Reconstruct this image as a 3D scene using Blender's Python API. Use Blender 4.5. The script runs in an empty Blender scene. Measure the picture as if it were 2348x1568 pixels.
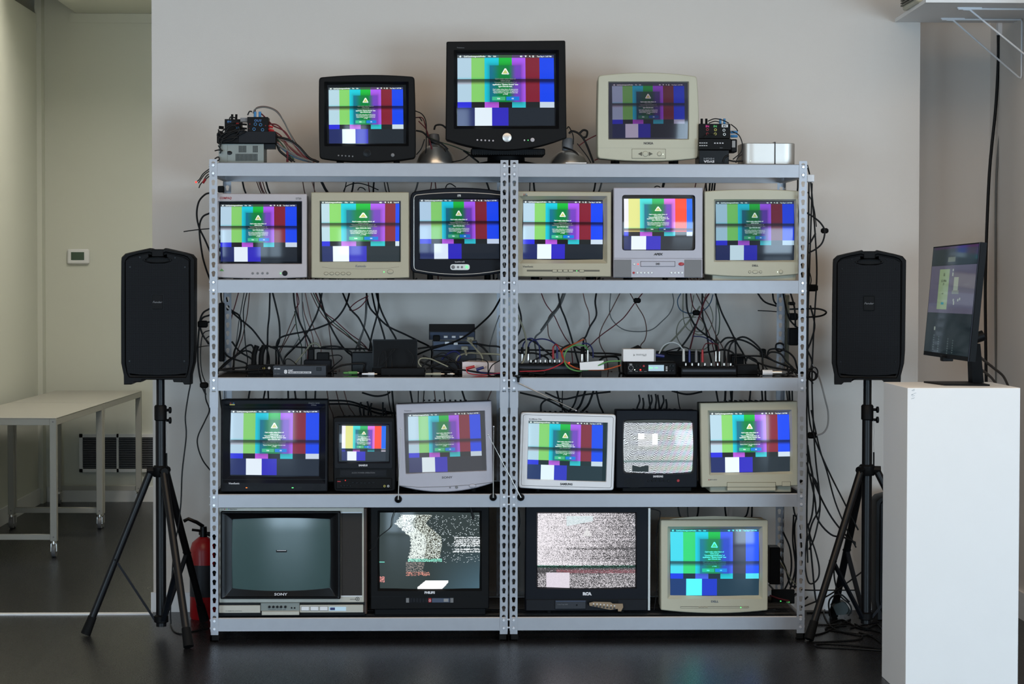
import bpy, math, random
import numpy as np
from mathutils import Vector, Matrix
random.seed(7); rng = np.random.default_rng(7)
SC = bpy.context.scene
COL = SC.collection

# ------------------------------------------------------------------ camera
CAM = (-0.26961, -9.31747, 1.52749); YAW, PIT, ROL, FPX = 0.0306363, 0.0312129, 0.0016299, 5183.07
_c, _s = math.cos(YAW), math.sin(YAW)
_f = Vector((_s, _c, 0)); _r = Vector((_c, -_s, 0)); _u = Vector((0, 0, 1))
F2 = _f*math.cos(PIT) - _u*math.sin(PIT); U2 = _f*math.sin(PIT) + _u*math.cos(PIT)
R3 = _r*math.cos(ROL) + U2*math.sin(ROL); U3 = -_r*math.sin(ROL) + U2*math.cos(ROL)
CV = Vector(CAM)
cam = bpy.data.cameras.new('camera'); camo = bpy.data.objects.new('camera', cam); COL.objects.link(camo)
cam.sensor_width = 36; cam.lens = 36*FPX/2348; cam.clip_end = 200
m = Matrix((R3, U3, -F2)).transposed().to_4x4(); m.translation = CV; camo.matrix_world = m
SC.camera = camo
SC.view_settings.view_transform = 'Standard'; SC.view_settings.look = 'None'
SC.view_settings.exposure = 0.0; SC.view_settings.gamma = 1.0; SC.view_settings.use_curve_mapping = False
def ray(u, v): return F2 + R3*((u-1174)/FPX) - U3*((v-784)/FPX)
def at(u, v, Y=0.0):
    d = ray(u, v); return CV + d*((Y-CV.y)/d.y)
def atz(u, v, Z=0.0):
    d = ray(u, v); return CV + d*((Z-CV.z)/d.z)
def srgb(c): return tuple(((x/255)/12.92 if x <= 10 else (((x/255)+.055)/1.055)**2.4) for x in c)

# ------------------------------------------------------------------ world + light
W = bpy.data.worlds.new('sky'); SC.world = W; W.use_nodes = True
nt = W.node_tree; nt.nodes.clear()
out = nt.nodes.new('ShaderNodeOutputWorld'); bg = nt.nodes.new('ShaderNodeBackground')
tc = nt.nodes.new('ShaderNodeTexCoord'); sx = nt.nodes.new('ShaderNodeSeparateXYZ'); cr = nt.nodes.new('ShaderNodeValToRGB')
nt.links.new(tc.outputs['Generated'], sx.inputs[0]); nt.links.new(sx.outputs['Z'], cr.inputs[0])
cr.color_ramp.elements[0].position = 0.0; cr.color_ramp.elements[0].color = (.62, .78, 1, 1)
cr.color_ramp.elements[1].position = .6; cr.color_ramp.elements[1].color = (.25, .45, .95, 1)
nt.links.new(cr.outputs[0], bg.inputs[0]); nt.links.new(bg.outputs[0], out.inputs[0]); bg.inputs[1].default_value = 1.6
def area(name, loc, rot, sx_, sy_, col, power):
    l = bpy.data.lights.new(name, 'AREA'); l.shape = 'RECTANGLE'; l.size = sx_; l.size_y = sy_
    l.color = col; l.energy = power
    o = bpy.data.objects.new(name, l); COL.objects.link(o); o.location = loc; o.rotation_euler = rot; return o
# daylight entering through the street windows behind the photographer
WINY = -10.2
for xa, xb, pw in ((-6.3, -3.4, 240), (-1.95, -1.5, 30), (-1.42, -.95, 30), (2.9, 6.6, 430)):
    area('window_daylight', ((xa+xb)/2, WINY+.12, 1.1), (math.radians(90), 0, 0), xb-xa, 1.9, (.60, .81, 1.0), pw)
# added warm overhead fill for the front room, and the back room's lamp
area('ceiling_fill', (0.3, -3.4, 3.85), (0, 0, 0), 5.5, 2.2, (1.0, .75, .50), 140)
area('back_room_light', (-1.5, 3.4, 3.85), (0, math.radians(-12), 0), .6, 1.5, (1.0, .95, .86), 64)

# ------------------------------------------------------------------ materials
def mat(name, c, rough=.5, metal=0.0, var=.06, scale=18.0, spec=.5, bump=0.0, bscale=200, lin=False, coat=0.0):
    m = bpy.data.materials.new(name); m.use_nodes = True; nt = m.node_tree; b = nt.nodes['Principled BSDF']
    c = tuple(c) if lin else srgb(c)
    t = nt.nodes.new('ShaderNodeTexCoord'); n = nt.nodes.new('ShaderNodeTexNoise'); n.inputs['Scale'].default_value = scale
    n.inputs['Detail'].default_value = 4
    nt.links.new(t.outputs['Object'], n.inputs['Vector'])
    r = nt.nodes.new('ShaderNodeMapRange'); r.inputs[3].default_value = 1-var; r.inputs[4].default_value = 1+var
    nt.links.new(n.outputs[0], r.inputs[0])
    x = nt.nodes.new('ShaderNodeVectorMath'); x.operation = 'SCALE'; x.inputs[0].default_value = c
    nt.links.new(r.outputs[0], x.inputs['Scale']); nt.links.new(x.outputs[0], b.inputs['Base Color'])
    b.inputs['Roughness'].default_value = rough; b.inputs['Metallic'].default_value = metal
    b.inputs['Specular IOR Level'].default_value = spec; b.inputs['Coat Weight'].default_value = coat
    if bump:
        n2 = nt.nodes.new('ShaderNodeTexNoise'); n2.inputs['Scale'].default_value = bscale
        nt.links.new(t.outputs['Object'], n2.inputs['Vector'])
        bp = nt.nodes.new('ShaderNodeBump'); bp.inputs['Strength'].default_value = bump; bp.inputs['Distance'].default_value = .002
        nt.links.new(n2.outputs[0], bp.inputs['Height']); nt.links.new(bp.outputs[0], b.inputs['Normal'])
    return m
def emit(name, c, s=1.0):
    m = bpy.data.materials.new(name); m.use_nodes = True; b = m.node_tree.nodes['Principled BSDF']
    b.inputs['Base Color'].default_value = (*srgb(c), 1); b.inputs['Emission Color'].default_value = (*srgb(c), 1)
    b.inputs['Emission Strength'].default_value = s; m.cycles.emission_sampling = 'NONE'; return m
M = {}
M['wall'] = mat('wall_paint', (215, 207, 199), .75, var=.015, scale=1.5, bump=.12, bscale=260)
M['wallg'] = mat('back_room_paint', (206, 207, 196), .75, var=.015, scale=1.5)
M['white'] = mat('white_paint', (226, 226, 226), .55, var=.02, scale=6)
M['table'] = mat('table_paint', (160, 158, 150), .55, var=.02)
M['steel'] = mat('galvanised_steel', (160, 162, 168), .42, .5, var=.05, scale=25)
M['rivet'] = mat('rivet_steel', (225, 225, 230), .3, .6)
M['wire'] = mat('black_wire', (16, 16, 18), .4)
M['board'] = mat('black_acrylic', (9, 9, 10), .06, var=.1)
M['black'] = mat('black_plastic', (14, 14, 15), .5, spec=.12, var=.12, bump=.08, bscale=600)
M['black2'] = mat('charcoal_plastic', (24, 26, 31), .5, spec=.15, var=.1, bump=.08, bscale=600)
M['navyblack'] = mat('blue_black_plastic', (14, 17, 25), .45, spec=.14, var=.1)
M['gloss'] = mat('glossy_black', (9, 9, 11), .3, spec=.2)
M['beige'] = mat('beige_plastic', (170, 164, 142), .5, var=.035, scale=9, bump=.06, bscale=500)
M['beige2'] = mat('pale_beige_plastic', (184, 182, 162), .5, var=.035, scale=9, bump=.06, bscale=500)
M['beiged'] = mat('dark_beige_plastic', (88, 85, 72), .6)  # darker beige for seams, button outlines, ribs and one monitor shell
M['grey'] = mat('light_grey_plastic', (176, 170, 174), .45, var=.03, scale=9)
M['greyd'] = mat('mid_grey_plastic', (112, 112, 114), .5)
M['silver'] = mat('silver_plastic', (172, 170, 180), .4, .1, var=.04)
M['wht'] = mat('white_plastic', (222, 224, 228), .4, var=.02)
M['chrome'] = mat('brushed_aluminium', (200, 196, 190), .32, .9, var=.06, scale=40)
M['alu'] = mat('aluminium_case', (196, 192, 186), .38, .75, var=.03)
M['psu'] = mat('grey_sheet_metal', (124, 130, 126), .45, .3, var=.06)
M['wood'] = mat('dark_wood_veneer', (58, 40, 30), .5, var=.2, scale=30)
M['sonyface'] = mat('champagne_trim', (180, 176, 164), .4, .2, var=.06)
M['ink'] = mat('dark_print', (52, 52, 54), .6)
M['inkred'] = mat('red_print', (150, 40, 48), .6)
M['inkblue'] = mat('blue_print', (60, 110, 165), .6)
M['inkpink'] = mat('pink_print', (220, 50, 140), .6)
M['inkgreen'] = mat('green_print', (90, 190, 110), .6)
M['inkw'] = mat('white_print', (215, 215, 220), .6)
M['inkgrey'] = mat('grey_print', (110, 112, 116), .6)
M['bluep'] = mat('blue_plug', (45, 120, 175), .4)
M['navy'] = mat('navy_plug', (32, 40, 100), .4)
M['red'] = mat('red_plastic', (165, 28, 34), .4)
M['redext'] = mat('red_enamel', (150, 14, 20), .35)
M['paper'] = mat('white_card', (226, 226, 228), .7, var=.02)
M['pinkcard'] = mat('pale_pink_card', (208, 196, 196), .7, var=.03)
M['slate'] = mat('blue_grey_metal', (66, 76, 96), .45, .3)
M['slated'] = mat('dark_slate_metal', (40, 42, 48), .45, .3)
M['pcb'] = mat('tan_circuit_board', (140, 120, 95), .6, var=.25, scale=300)
M['pole'] = mat('black_tube', (15, 15, 17), .38, spec=.3)
M['rubber'] = mat('black_rubber', (12, 12, 12), .7, spec=.15)
M['tan'] = mat('beige_plug_plastic', (150, 147, 128), .5)
M['yel'] = mat('yellow_ring', (200, 190, 90), .4)
M['lcd'] = emit('lcd_panel', (150, 175, 190), .55)
M['ledr'] = emit('red_led', (255, 40, 30), 3); M['ledg'] = emit('green_led', (90, 255, 120), 1.6); M['ledo'] = emit('orange_led', (255, 120, 40), 1.4)
M['ledw'] = emit('white_led', (235, 255, 235), 1.2)
for k, c in dict(cblk=(14, 14, 15), cgry=(98, 98, 96), cbrn=(96, 66, 58), cred=(92, 26, 34), cpnk=(128, 92, 84), cgrn=(92, 150, 84), corg=(176, 84, 44), cnav=(28, 32, 84), cwht=(196, 198, 196), ctan=(132, 130, 112), cdgn=(50, 70, 50), cblu=(48, 84, 110), cbred=(178, 40, 50), clgy=(140, 140, 140)).items():
    M[k] = mat('cable_' + {'cblk':'black','cgry':'grey','cbrn':'brown','cred':'dark_red','cpnk':'pinkish','cgrn':'green','corg':'orange','cnav':'navy','cwht':'white','ctan':'tan','cdgn':'dark_green','cblu':'steel_blue','cbred':'bright_red','clgy':'light_grey'}[k], c, .5, spec=.25)
def floor_mat():
    m = mat('sealed_concrete', (24, 24, 27), .28, var=.1, scale=2.5, spec=.2); nt = m.node_tree; b = nt.nodes['Principled BSDF']
    t = nt.nodes.new('ShaderNodeTexCoord'); n = nt.nodes.new('ShaderNodeTexNoise'); n.inputs['Scale'].default_value = 180; n.inputs['Detail'].default_value = 6
    nt.links.new(t.outputs['Object'], n.inputs['Vector'])
    r = nt.nodes.new('ShaderNodeMapRange'); r.inputs[1].default_value = .3; r.inputs[2].default_value = .7; r.inputs[3].default_value = .2; r.inputs[4].default_value = .38
    nt.links.new(n.outputs[0], r.inputs[0]); nt.links.new(r.outputs[0], b.inputs['Roughness'])
    bp = nt.nodes.new('ShaderNodeBump'); bp.inputs['Strength'].default_value = .25; bp.inputs['Distance'].default_value = .002
    nt.links.new(n.outputs[0], bp.inputs['Height']); nt.links.new(bp.outputs[0], b.inputs['Normal'])
    return m
M['floor'] = floor_mat()
def mesh_grille():
    m = mat('perforated_grille', (20, 21, 23), .5, var=.1, spec=.1); nt = m.node_tree; b = nt.nodes['Principled BSDF']
    t = nt.nodes.new('ShaderNodeTexCoord'); v = nt.nodes.new('ShaderNodeTexVoronoi'); v.inputs['Scale'].default_value = 260; v.inputs['Randomness'].default_value = .12
    mp = nt.nodes.new('ShaderNodeMapping'); mp.inputs['Scale'].default_value = (1, .001, 1)
    nt.links.new(t.outputs['Object'], mp.inputs[0]); nt.links.new(mp.outputs[0], v.inputs['Vector'])
    cr = nt.nodes.new('ShaderNodeValToRGB'); cr.color_ramp.elements[0].position = .35; cr.color_ramp.elements[0].color = (.001, .001, .001, 1)
    cr.color_ramp.elements[1].position = .5; cr.color_ramp.elements[1].color = (.012, .013, .016, 1)
    nt.links.new(v.outputs['Distance'], cr.inputs[0]); nt.links.new(cr.outputs[0], b.inputs['Base Color'])
    return m
M['grille'] = mesh_grille()
def screen_mat(name='lit_screen'):
    m = bpy.data.materials.new(name); m.use_nodes = True; nt = m.node_tree; b = nt.nodes['Principled BSDF']
    a = nt.nodes.new('ShaderNodeAttribute'); a.attribute_name = 'Col'
    b.inputs['Base Color'].default_value = (.008, .009, .01, 1); b.inputs['Roughness'].default_value = .07; b.inputs['Specular IOR Level'].default_value = .25
    nt.links.new(a.outputs['Color'], b.inputs['Emission Color']); b.inputs['Emission Strength'].default_value = 1.0
    m.cycles.emission_sampling = 'NONE'; return m
M['screen'] = screen_mat()
M['deadscreen'] = mat('unlit_tube_glass', (62, 84, 84), .12, var=.03, spec=.6)

# ------------------------------------------------------------------ mesh building
class MB:
    def __init__(s): s.v = []; s.f = []; s.m = []; s.mats = []
    def mi(s, k):
        k = M[k] if isinstance(k, str) else k
        if k not in s.mats: s.mats.append(k)
        return s.mats.index(k)
    def add(s, vs, fs, k):
        o = len(s.v); s.v += [tuple(x) for x in vs]; s.f += [tuple(i+o for i in q) for q in fs]; s.m += [s.mi(k)]*len(fs)
    def loft(s, loops, k, cap0=False, cap1=False, closed=True):
        n = len(loops[0]); vs = [p for L in loops for p in L]; fs = []
        for j in range(len(loops)-1):
            for i in range(n if closed else n-1):
                a, b = j*n+i, j*n+(i+1) % n; fs.append((a, b, b+n, a+n))
        if cap0: fs.append(tuple(range(n))[::-1])
        if cap1: fs.append(tuple(range((len(loops)-1)*n, len(loops)*n)))
        s.add(vs, fs, k)
    def box(s, x0, x1, y0, y1, z0, z1, k, bev=0.0):
        x0, x1 = sorted((x0, x1)); y0, y1 = sorted((y0, y1)); z0, z1 = sorted((z0, z1))
        b = min(bev, (x1-x0)*.45, (y1-y0)*.45, (z1-z0)*.45)
        if b <= 0:
            s.loft([[(x0, y0, z), (x1, y0, z), (x1, y1, z), (x0, y1, z)] for z in (z0, z1)], k, True, True); return
        def L(z, i):
            X0, X1, Y0, Y1 = x0+i, x1-i, y0+i, y1-i; c = b-i*.6
            return [(X0+c, Y0, z), (X1-c, Y0, z), (X1, Y0+c, z), (X1, Y1-c, z), (X1-c, Y1, z), (X0+c, Y1, z), (X0, Y1-c, z), (X0, Y0+c, z)]
        s.loft([L(z0, b), L(z0+b, 0), L(z1-b, 0), L(z1, b)], k, True, True)
    def pbox(s, u0, v0, u1, v1, Y, d, k, bev=0.0):       # front face rectangle as seen, depth d behind it
        a = at(u0, v0, Y); b = at(u1, v1, Y); s.box(a.x, b.x, Y, Y+d, b.z, a.z, k, bev)
    def cyl(s, p0, p1, r0, r1, k, n=16, cap=True):
        p0, p1 = Vector(p0), Vector(p1); d = (p1-p0).normalized()
        a = d.orthogonal().normalized(); b = d.cross(a)
        s.loft([[p + (a*math.cos(t)+b*math.sin(t))*r for t in [2*math.pi*i/n for i in range(n)]] for p, r in ((p0, r0), (p1, r1))], k, cap, cap)
    def tube(s, pts, r, k, n=7):
        pts = [Vector(p) for p in pts]; loops = []; a = None
        for i, p in enumerate(pts):
            d = (pts[min(i+1, len(pts)-1)]-pts[max(i-1, 0)])
            d = d.normalized() if d.length > 1e-9 else Vector((0, 0, 1))
            a = d.orthogonal().normalized() if a is None else (a-d*a.dot(d)).normalized()
            b = d.cross(a); loops.append([p+(a*math.cos(2*math.pi*j/n)+b*math.sin(2*math.pi*j/n))*r for j in range(n)])
        s.loft(loops, k, True, True)
    def lathe(s, prof, c, k, axis='z', n=32, caps=(False, False)):   # prof: (radius, height)
        c = Vector(c); ex = {'z': (Vector((1, 0, 0)), Vector((0, 1, 0)), Vector((0, 0, 1))), 'y': (Vector((1, 0, 0)), Vector((0, 0, 1)), Vector((0, 1, 0))), 'x': (Vector((0, 1, 0)), Vector((0, 0, 1)), Vector((1, 0, 0)))}[axis]
        s.loft([[c+ex[0]*r*math.cos(2*math.pi*i/n)+ex[1]*r*math.sin(2*math.pi*i/n)+ex[2]*h for i in range(n)] for r, h in prof], k, *caps)
    def pdisc(s, u, v, Y, rx, ry, k, t=.003, n=16):        # small button standing out of the face at Y
        c = at(u, v, Y); q = 1/556.*(Y-CV.y)/9.317; rx *= q; ry *= q
        L = lambda y, g: [(c.x+rx*g*math.cos(2*math.pi*i/n), y, c.z+ry*g*math.sin(2*math.pi*i/n)) for i in range(n)]
        s.loft([L(Y+.002, 1), L(Y-t*.7, 1), L(Y-t, .85)], k, False, True)
    def pring(s, u, v, Y, rx, ry, k, w=.8, t=.001, n=20):
        c = at(u, v, Y); q = 1/556.*(Y-CV.y)/9.317
        L = lambda y, a: [(c.x+(rx+a)*q*math.cos(2*math.pi*i/n), y, c.z+(ry+a)*q*math.sin(2*math.pi*i/n)) for i in range(n)]
        s.loft([L(Y, w/2), L(Y-t, w/2), L(Y-t, -w/2), L(Y, -w/2)], k)
    def sphere(s, c, r, k, n=12):
        s.lathe([(max(r*math.sin(math.pi*i/(n//2)), 1e-5), -r*math.cos(math.pi*i/(n//2))) for i in range(n//2+1)], c, k, n=n)
    def torus(s, c, R, r, k, axis='y', n=24, m_=6):
        pts = []
        for i in range(n+1):
            t = 2*math.pi*i/n; x, z = R*math.cos(t), R*math.sin(t)
            pts.append(Vector(c)+(Vector((x, 0, z)) if axis == 'y' else Vector((x, z, 0))))
        s.tube(pts, r, k, m_)
    def prism(s, pts, y0, y1, k):     # polygon in x,z
        s.loft([[(x, y0, z) for x, z in pts], [(x, y1, z) for x, z in pts]], k, True, True)
    def text(s, st, u, v, Y, hpx, k, wpx=None, al='c', rot=0.0, bold=.012, shear=0.0, t=.0008):
        q = (Y-CV.y)/9.317/556.; c = at(u, v, Y); V, Fc, w = glyphs(st, bold); sc = hpx*q
        sxx = sc if wpx is None else wpx*q/w
        ox = {'c': -w*sxx/2, 'l': 0, 'r': -w*sxx}[al]; cs, sn = math.cos(rot), math.sin(rot)
        vs = []
        for x, y in V:
            X = x*sxx+ox + shear*y*sc; Z = (y-.5)*sc; vs.append((c.x+X*cs-Z*sn, Y-t, c.z+X*sn+Z*cs))
        s.add(vs, Fc, k)
    def xf(s, mt): s.v = [tuple(mt @ Vector(p)) for p in s.v]; return s
    def build(s, name, parent=None, smooth=35, loc=None):
        org = Vector(loc) if loc is not None else (ORG[parent] if parent else Vector((0, 0, 0)))
        me = bpy.data.meshes.new(name); me.from_pydata([tuple(Vector(p)-org) for p in s.v], [], s.f)
        for k in s.mats: me.materials.append(k)
        me.polygons.foreach_set('material_index', s.m)
        if smooth:
            me.polygons.foreach_set('use_smooth', [True]*len(s.f))
            me.set_sharp_from_angle(angle=math.radians(smooth))
        me.update()
        o = bpy.data.objects.new(name, me); COL.objects.link(o); ORG[o] = org
        if parent: o.parent = parent
        else: o.location = org
        return o
ORG = {}
_g = {}
def glyphs(st, bold=.012):
    key = (st, bold)
    if key not in _g:
        cu = bpy.data.curves.new('t', 'FONT'); cu.body = st; cu.size = 1; cu.resolution_u = 2; cu.offset = bold; cu.fill_mode = 'FRONT'
        o = bpy.data.objects.new('t', cu); COL.objects.link(o)
        dg = bpy.context.evaluated_depsgraph_get(); dg.update(); me = o.evaluated_get(dg).to_mesh()
        V = [(p.co.x, p.co.y) for p in me.vertices]; Fc = [tuple(p.vertices) for p in me.polygons]
        o.evaluated_get(dg).to_mesh_clear(); bpy.data.objects.remove(o); bpy.data.curves.remove(cu)
        x0 = min(p[0] for p in V); h = .7; V = [((x-x0)/h, y/h) for x, y in V]
        _g[key] = (V, Fc, max(p[0] for p in V))
    return _g[key]
def tag(o, label, cat, group=None, kind=None):
    o['label'] = label; o['category'] = cat
    if group: o['group'] = group
    if kind: o['kind'] = kind
    return o
def thing(name, label, cat, loc, group=None):
    o = bpy.data.objects.new(name, None); COL.objects.link(o); o.location = loc; o.empty_display_size = .05; ORG[o] = Vector(loc)
    return tag(o, label, cat, group)
def struct(mb, name, label=None):
    o = mb.build(name); o['kind'] = 'structure'
    if label: o['label'] = label
    return o
def copy_thing(o, loc, label, rz=None):
    def cp(a, par):
        c = a.copy(); COL.objects.link(c); c.parent = par
        for ch in list(a.children): cp(ch, c)
        return c
    r = cp(o, None); r.location = loc; r['label'] = label
    if rz is not None: r.rotation_euler = (0, 0, rz)
    return r
def crom(P, k=6):
    P = [Vector(p) for p in P]; Q = [P[0]*2-P[1]]+P+[P[-1]*2-P[-2]]; o = []
    for i in range(1, len(Q)-2):
        a, b, c, d = Q[i-1:i+3]
        for j in range(k):
            t = j/k; o.append(.5*((2*b)+(c-a)*t+(2*a-5*b+4*c-d)*t*t+(3*b-a-3*c+d)*t**3))
    return o+[P[-1]]

# ------------------------------------------------------------------ CRT parts
def qloop(c, r, bulge=(0, 0, 0, 0), ns=12, nc=5):
    """rounded quad in x,z from corners TL,TR,BR,BL; bulge outward per side top,right,bottom,left"""
    c = [Vector(p) for p in c]; pts = []; cen = sum(c, Vector((0, 0)))/4
    for i in range(4):
        A, B, C = c[i-1], c[i], c[(i+1) % 4]
        p0 = B+(A-B).normalized()*r; p1 = B+(C-B).normalized()*r
        for j in range(nc):
            t = j/(nc-1); pts.append(p0*(1-t)**2+B*2*t*(1-t)+p1*t*t)
        p2 = C+(B-C).normalized()*r
        d = (C-B).normalized(); n = Vector((-d.y, d.x))
        if n.dot((B+C)/2-cen) < 0: n = -n
        for j in range(1, ns):
            t = j/ns; pts.append(p1.lerp(p2, t)+n*bulge[i]*(1-(2*t-1)**2))
    return pts
def cor(q, Y): return [Vector((at(u, v, Y).x, at(u, v, Y).z)) for u, v in q]
def rect(u0, v0, u1, v1): return [(u0, v0), (u1, v0), (u1, v1), (u0, v1)]
PXM = 1/556.
def scale_loop(L, k, cen=None, dz=0):
    cen = cen or sum(L, Vector((0, 0)))/len(L)
    kx, kz = (k if isinstance(k, tuple) else (k, k))
    return [Vector((cen.x+(p.x-cen.x)*kx, cen.y+(p.y-cen.y)*kz+dz)) for p in L]
def L3(L, y): return [(p.x, y, p.y) for p in L]

BX = [0, .144, .28, .427, .563, .704, .85, 1]
BARS = [(178, 208, 226), (132, 206, 108), (34, 204, 226), (34, 188, 66), (172, 92, 244), (126, 38, 54), (32, 72, 236)]
CAST = [(48, 50, 218), (32, 32, 36), (184, 90, 222), (30, 30, 36), (52, 194, 208), (34, 38, 40), (196, 212, 228)]
TXT = [(.337, .0175, 'Can\u2019t make \u00abclass blur\u00bb of', .215, 1), (.364, .0175, '\u00abclass proc\u00bb', .1, 1), (.391, .0175, '\u201cOpenInstagramInFirefox\u201d of', .232, 1),
       (.418, .0175, 'application \u201cSystem Events\u201d into', .265, 1), (.445, .0175, 'type Unicode text.', .146, 1),
       (.486, .015, 'Can\u2019t make \u00abclass blur\u00bb of \u00abclass proc\u00bb', .262, 0), (.509, .015, '\u201cOpenInstagramInFirefox\u201d of application', .262, 0),
       (.533, .015, '\u201cSystem Events\u201d into type Unicode text.', .258, 0), (.556, .015, '(-1700)', .05, 0)]
def smooth(t): t = min(max(t, 0), 1); return t*t*(3-2*t)
def lum(c): return tuple((x/255)**2.2 for x in c)
def piccol(u, v, P):
    band = P.get('band', .35); bh = .075
    dark = (10, 14, 20); bars = P.get('bars', BARS)
    if u < 0 or u > 1 or v < 0 or v > 1: return lum(P.get('off', dark))
    i = 6
    for j in range(7):
        if u < BX[j+1]: i = j; break
    if v < .04:
        a = lum(bars[i]); c = tuple(.12*x+.045 for x in a)
    elif v < .665: c = lum(bars[i])
    elif v < .745: c = lum(CAST[i])
    elif u < .178: c = lum((38, 46, 98))
    elif u < .355: c = lum((226, 240, 250))
    elif u < .525: c = lum((52, 46, 186))
    else: c = lum((36, 42, 50))
    if P.get('cast') and v > .665: c = tuple(x*.7 for x in c)
    dx = max(.333-u, u-.657, 0); dy = max(.147-v, v-.667, 0)
    if dx > 0 or dy > 0:
        d = math.hypot(dx, dy*.75*1.0+(.0))
        if v > .04: c = tuple(x*(1-.45*math.exp(-(d/.03)**1.2)) for x in c)
    else:
        t = u
        if v > .59 and v < .643 and .357 < u < .493: c = lum((66, 186, 140) if u < .43 else (70, 176, 120))
        elif v > .59 and v < .643 and .503 < u < .637: c = lum((28, 124, 216) if not P.get('cast') else (28, 120, 216))
        else:
            A, B, Cc = lum((26, 112, 140)), lum((20, 126, 62)), lum((114, 68, 188))
            if t < .45: w = smooth((t-.34)/.11); c = tuple(A[k]*(1-w)+B[k]*w for k in range(3))
            else: w = smooth((t-.53)/.08); c = tuple(B[k]*(1-w)+Cc[k]*w for k in range(3)); 
            w2 = .75+.25*abs(min(max((t-.57)/.03, -1), 1)); c = tuple(x*w2 for x in c)
        if not P.get('flat'): c = tuple(x*P.get('dlg', 1.0) for x in c)
    t = (v-band)/bh
    if -.25 < t < 0: k = 1-.1*(t+.25)/.25; c = (c[0]*(1-.6*(t+.25)/.25), c[1]*k, c[2]*k)
    if 0 <= t < 1:
        k = .16+.74*smooth((t-.4)/.6); c = (c[0]*min(1, k*1.15), c[1]*k*.92, c[2]*k*.92)
    return c
def grade(c, P):
    g = P.get('gain', (1, 1, 1)); s = P.get('sat', 1); gm = P.get('gamma', 1); l = P.get('lift', (0, 0, 0))
    c = [max(c[k], 0)**gm*g[k] for k in range(3)]; y = sum(c)/3
    return tuple(max(y+(c[k]-y)*s+l[k], 0) for k in range(3))
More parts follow.
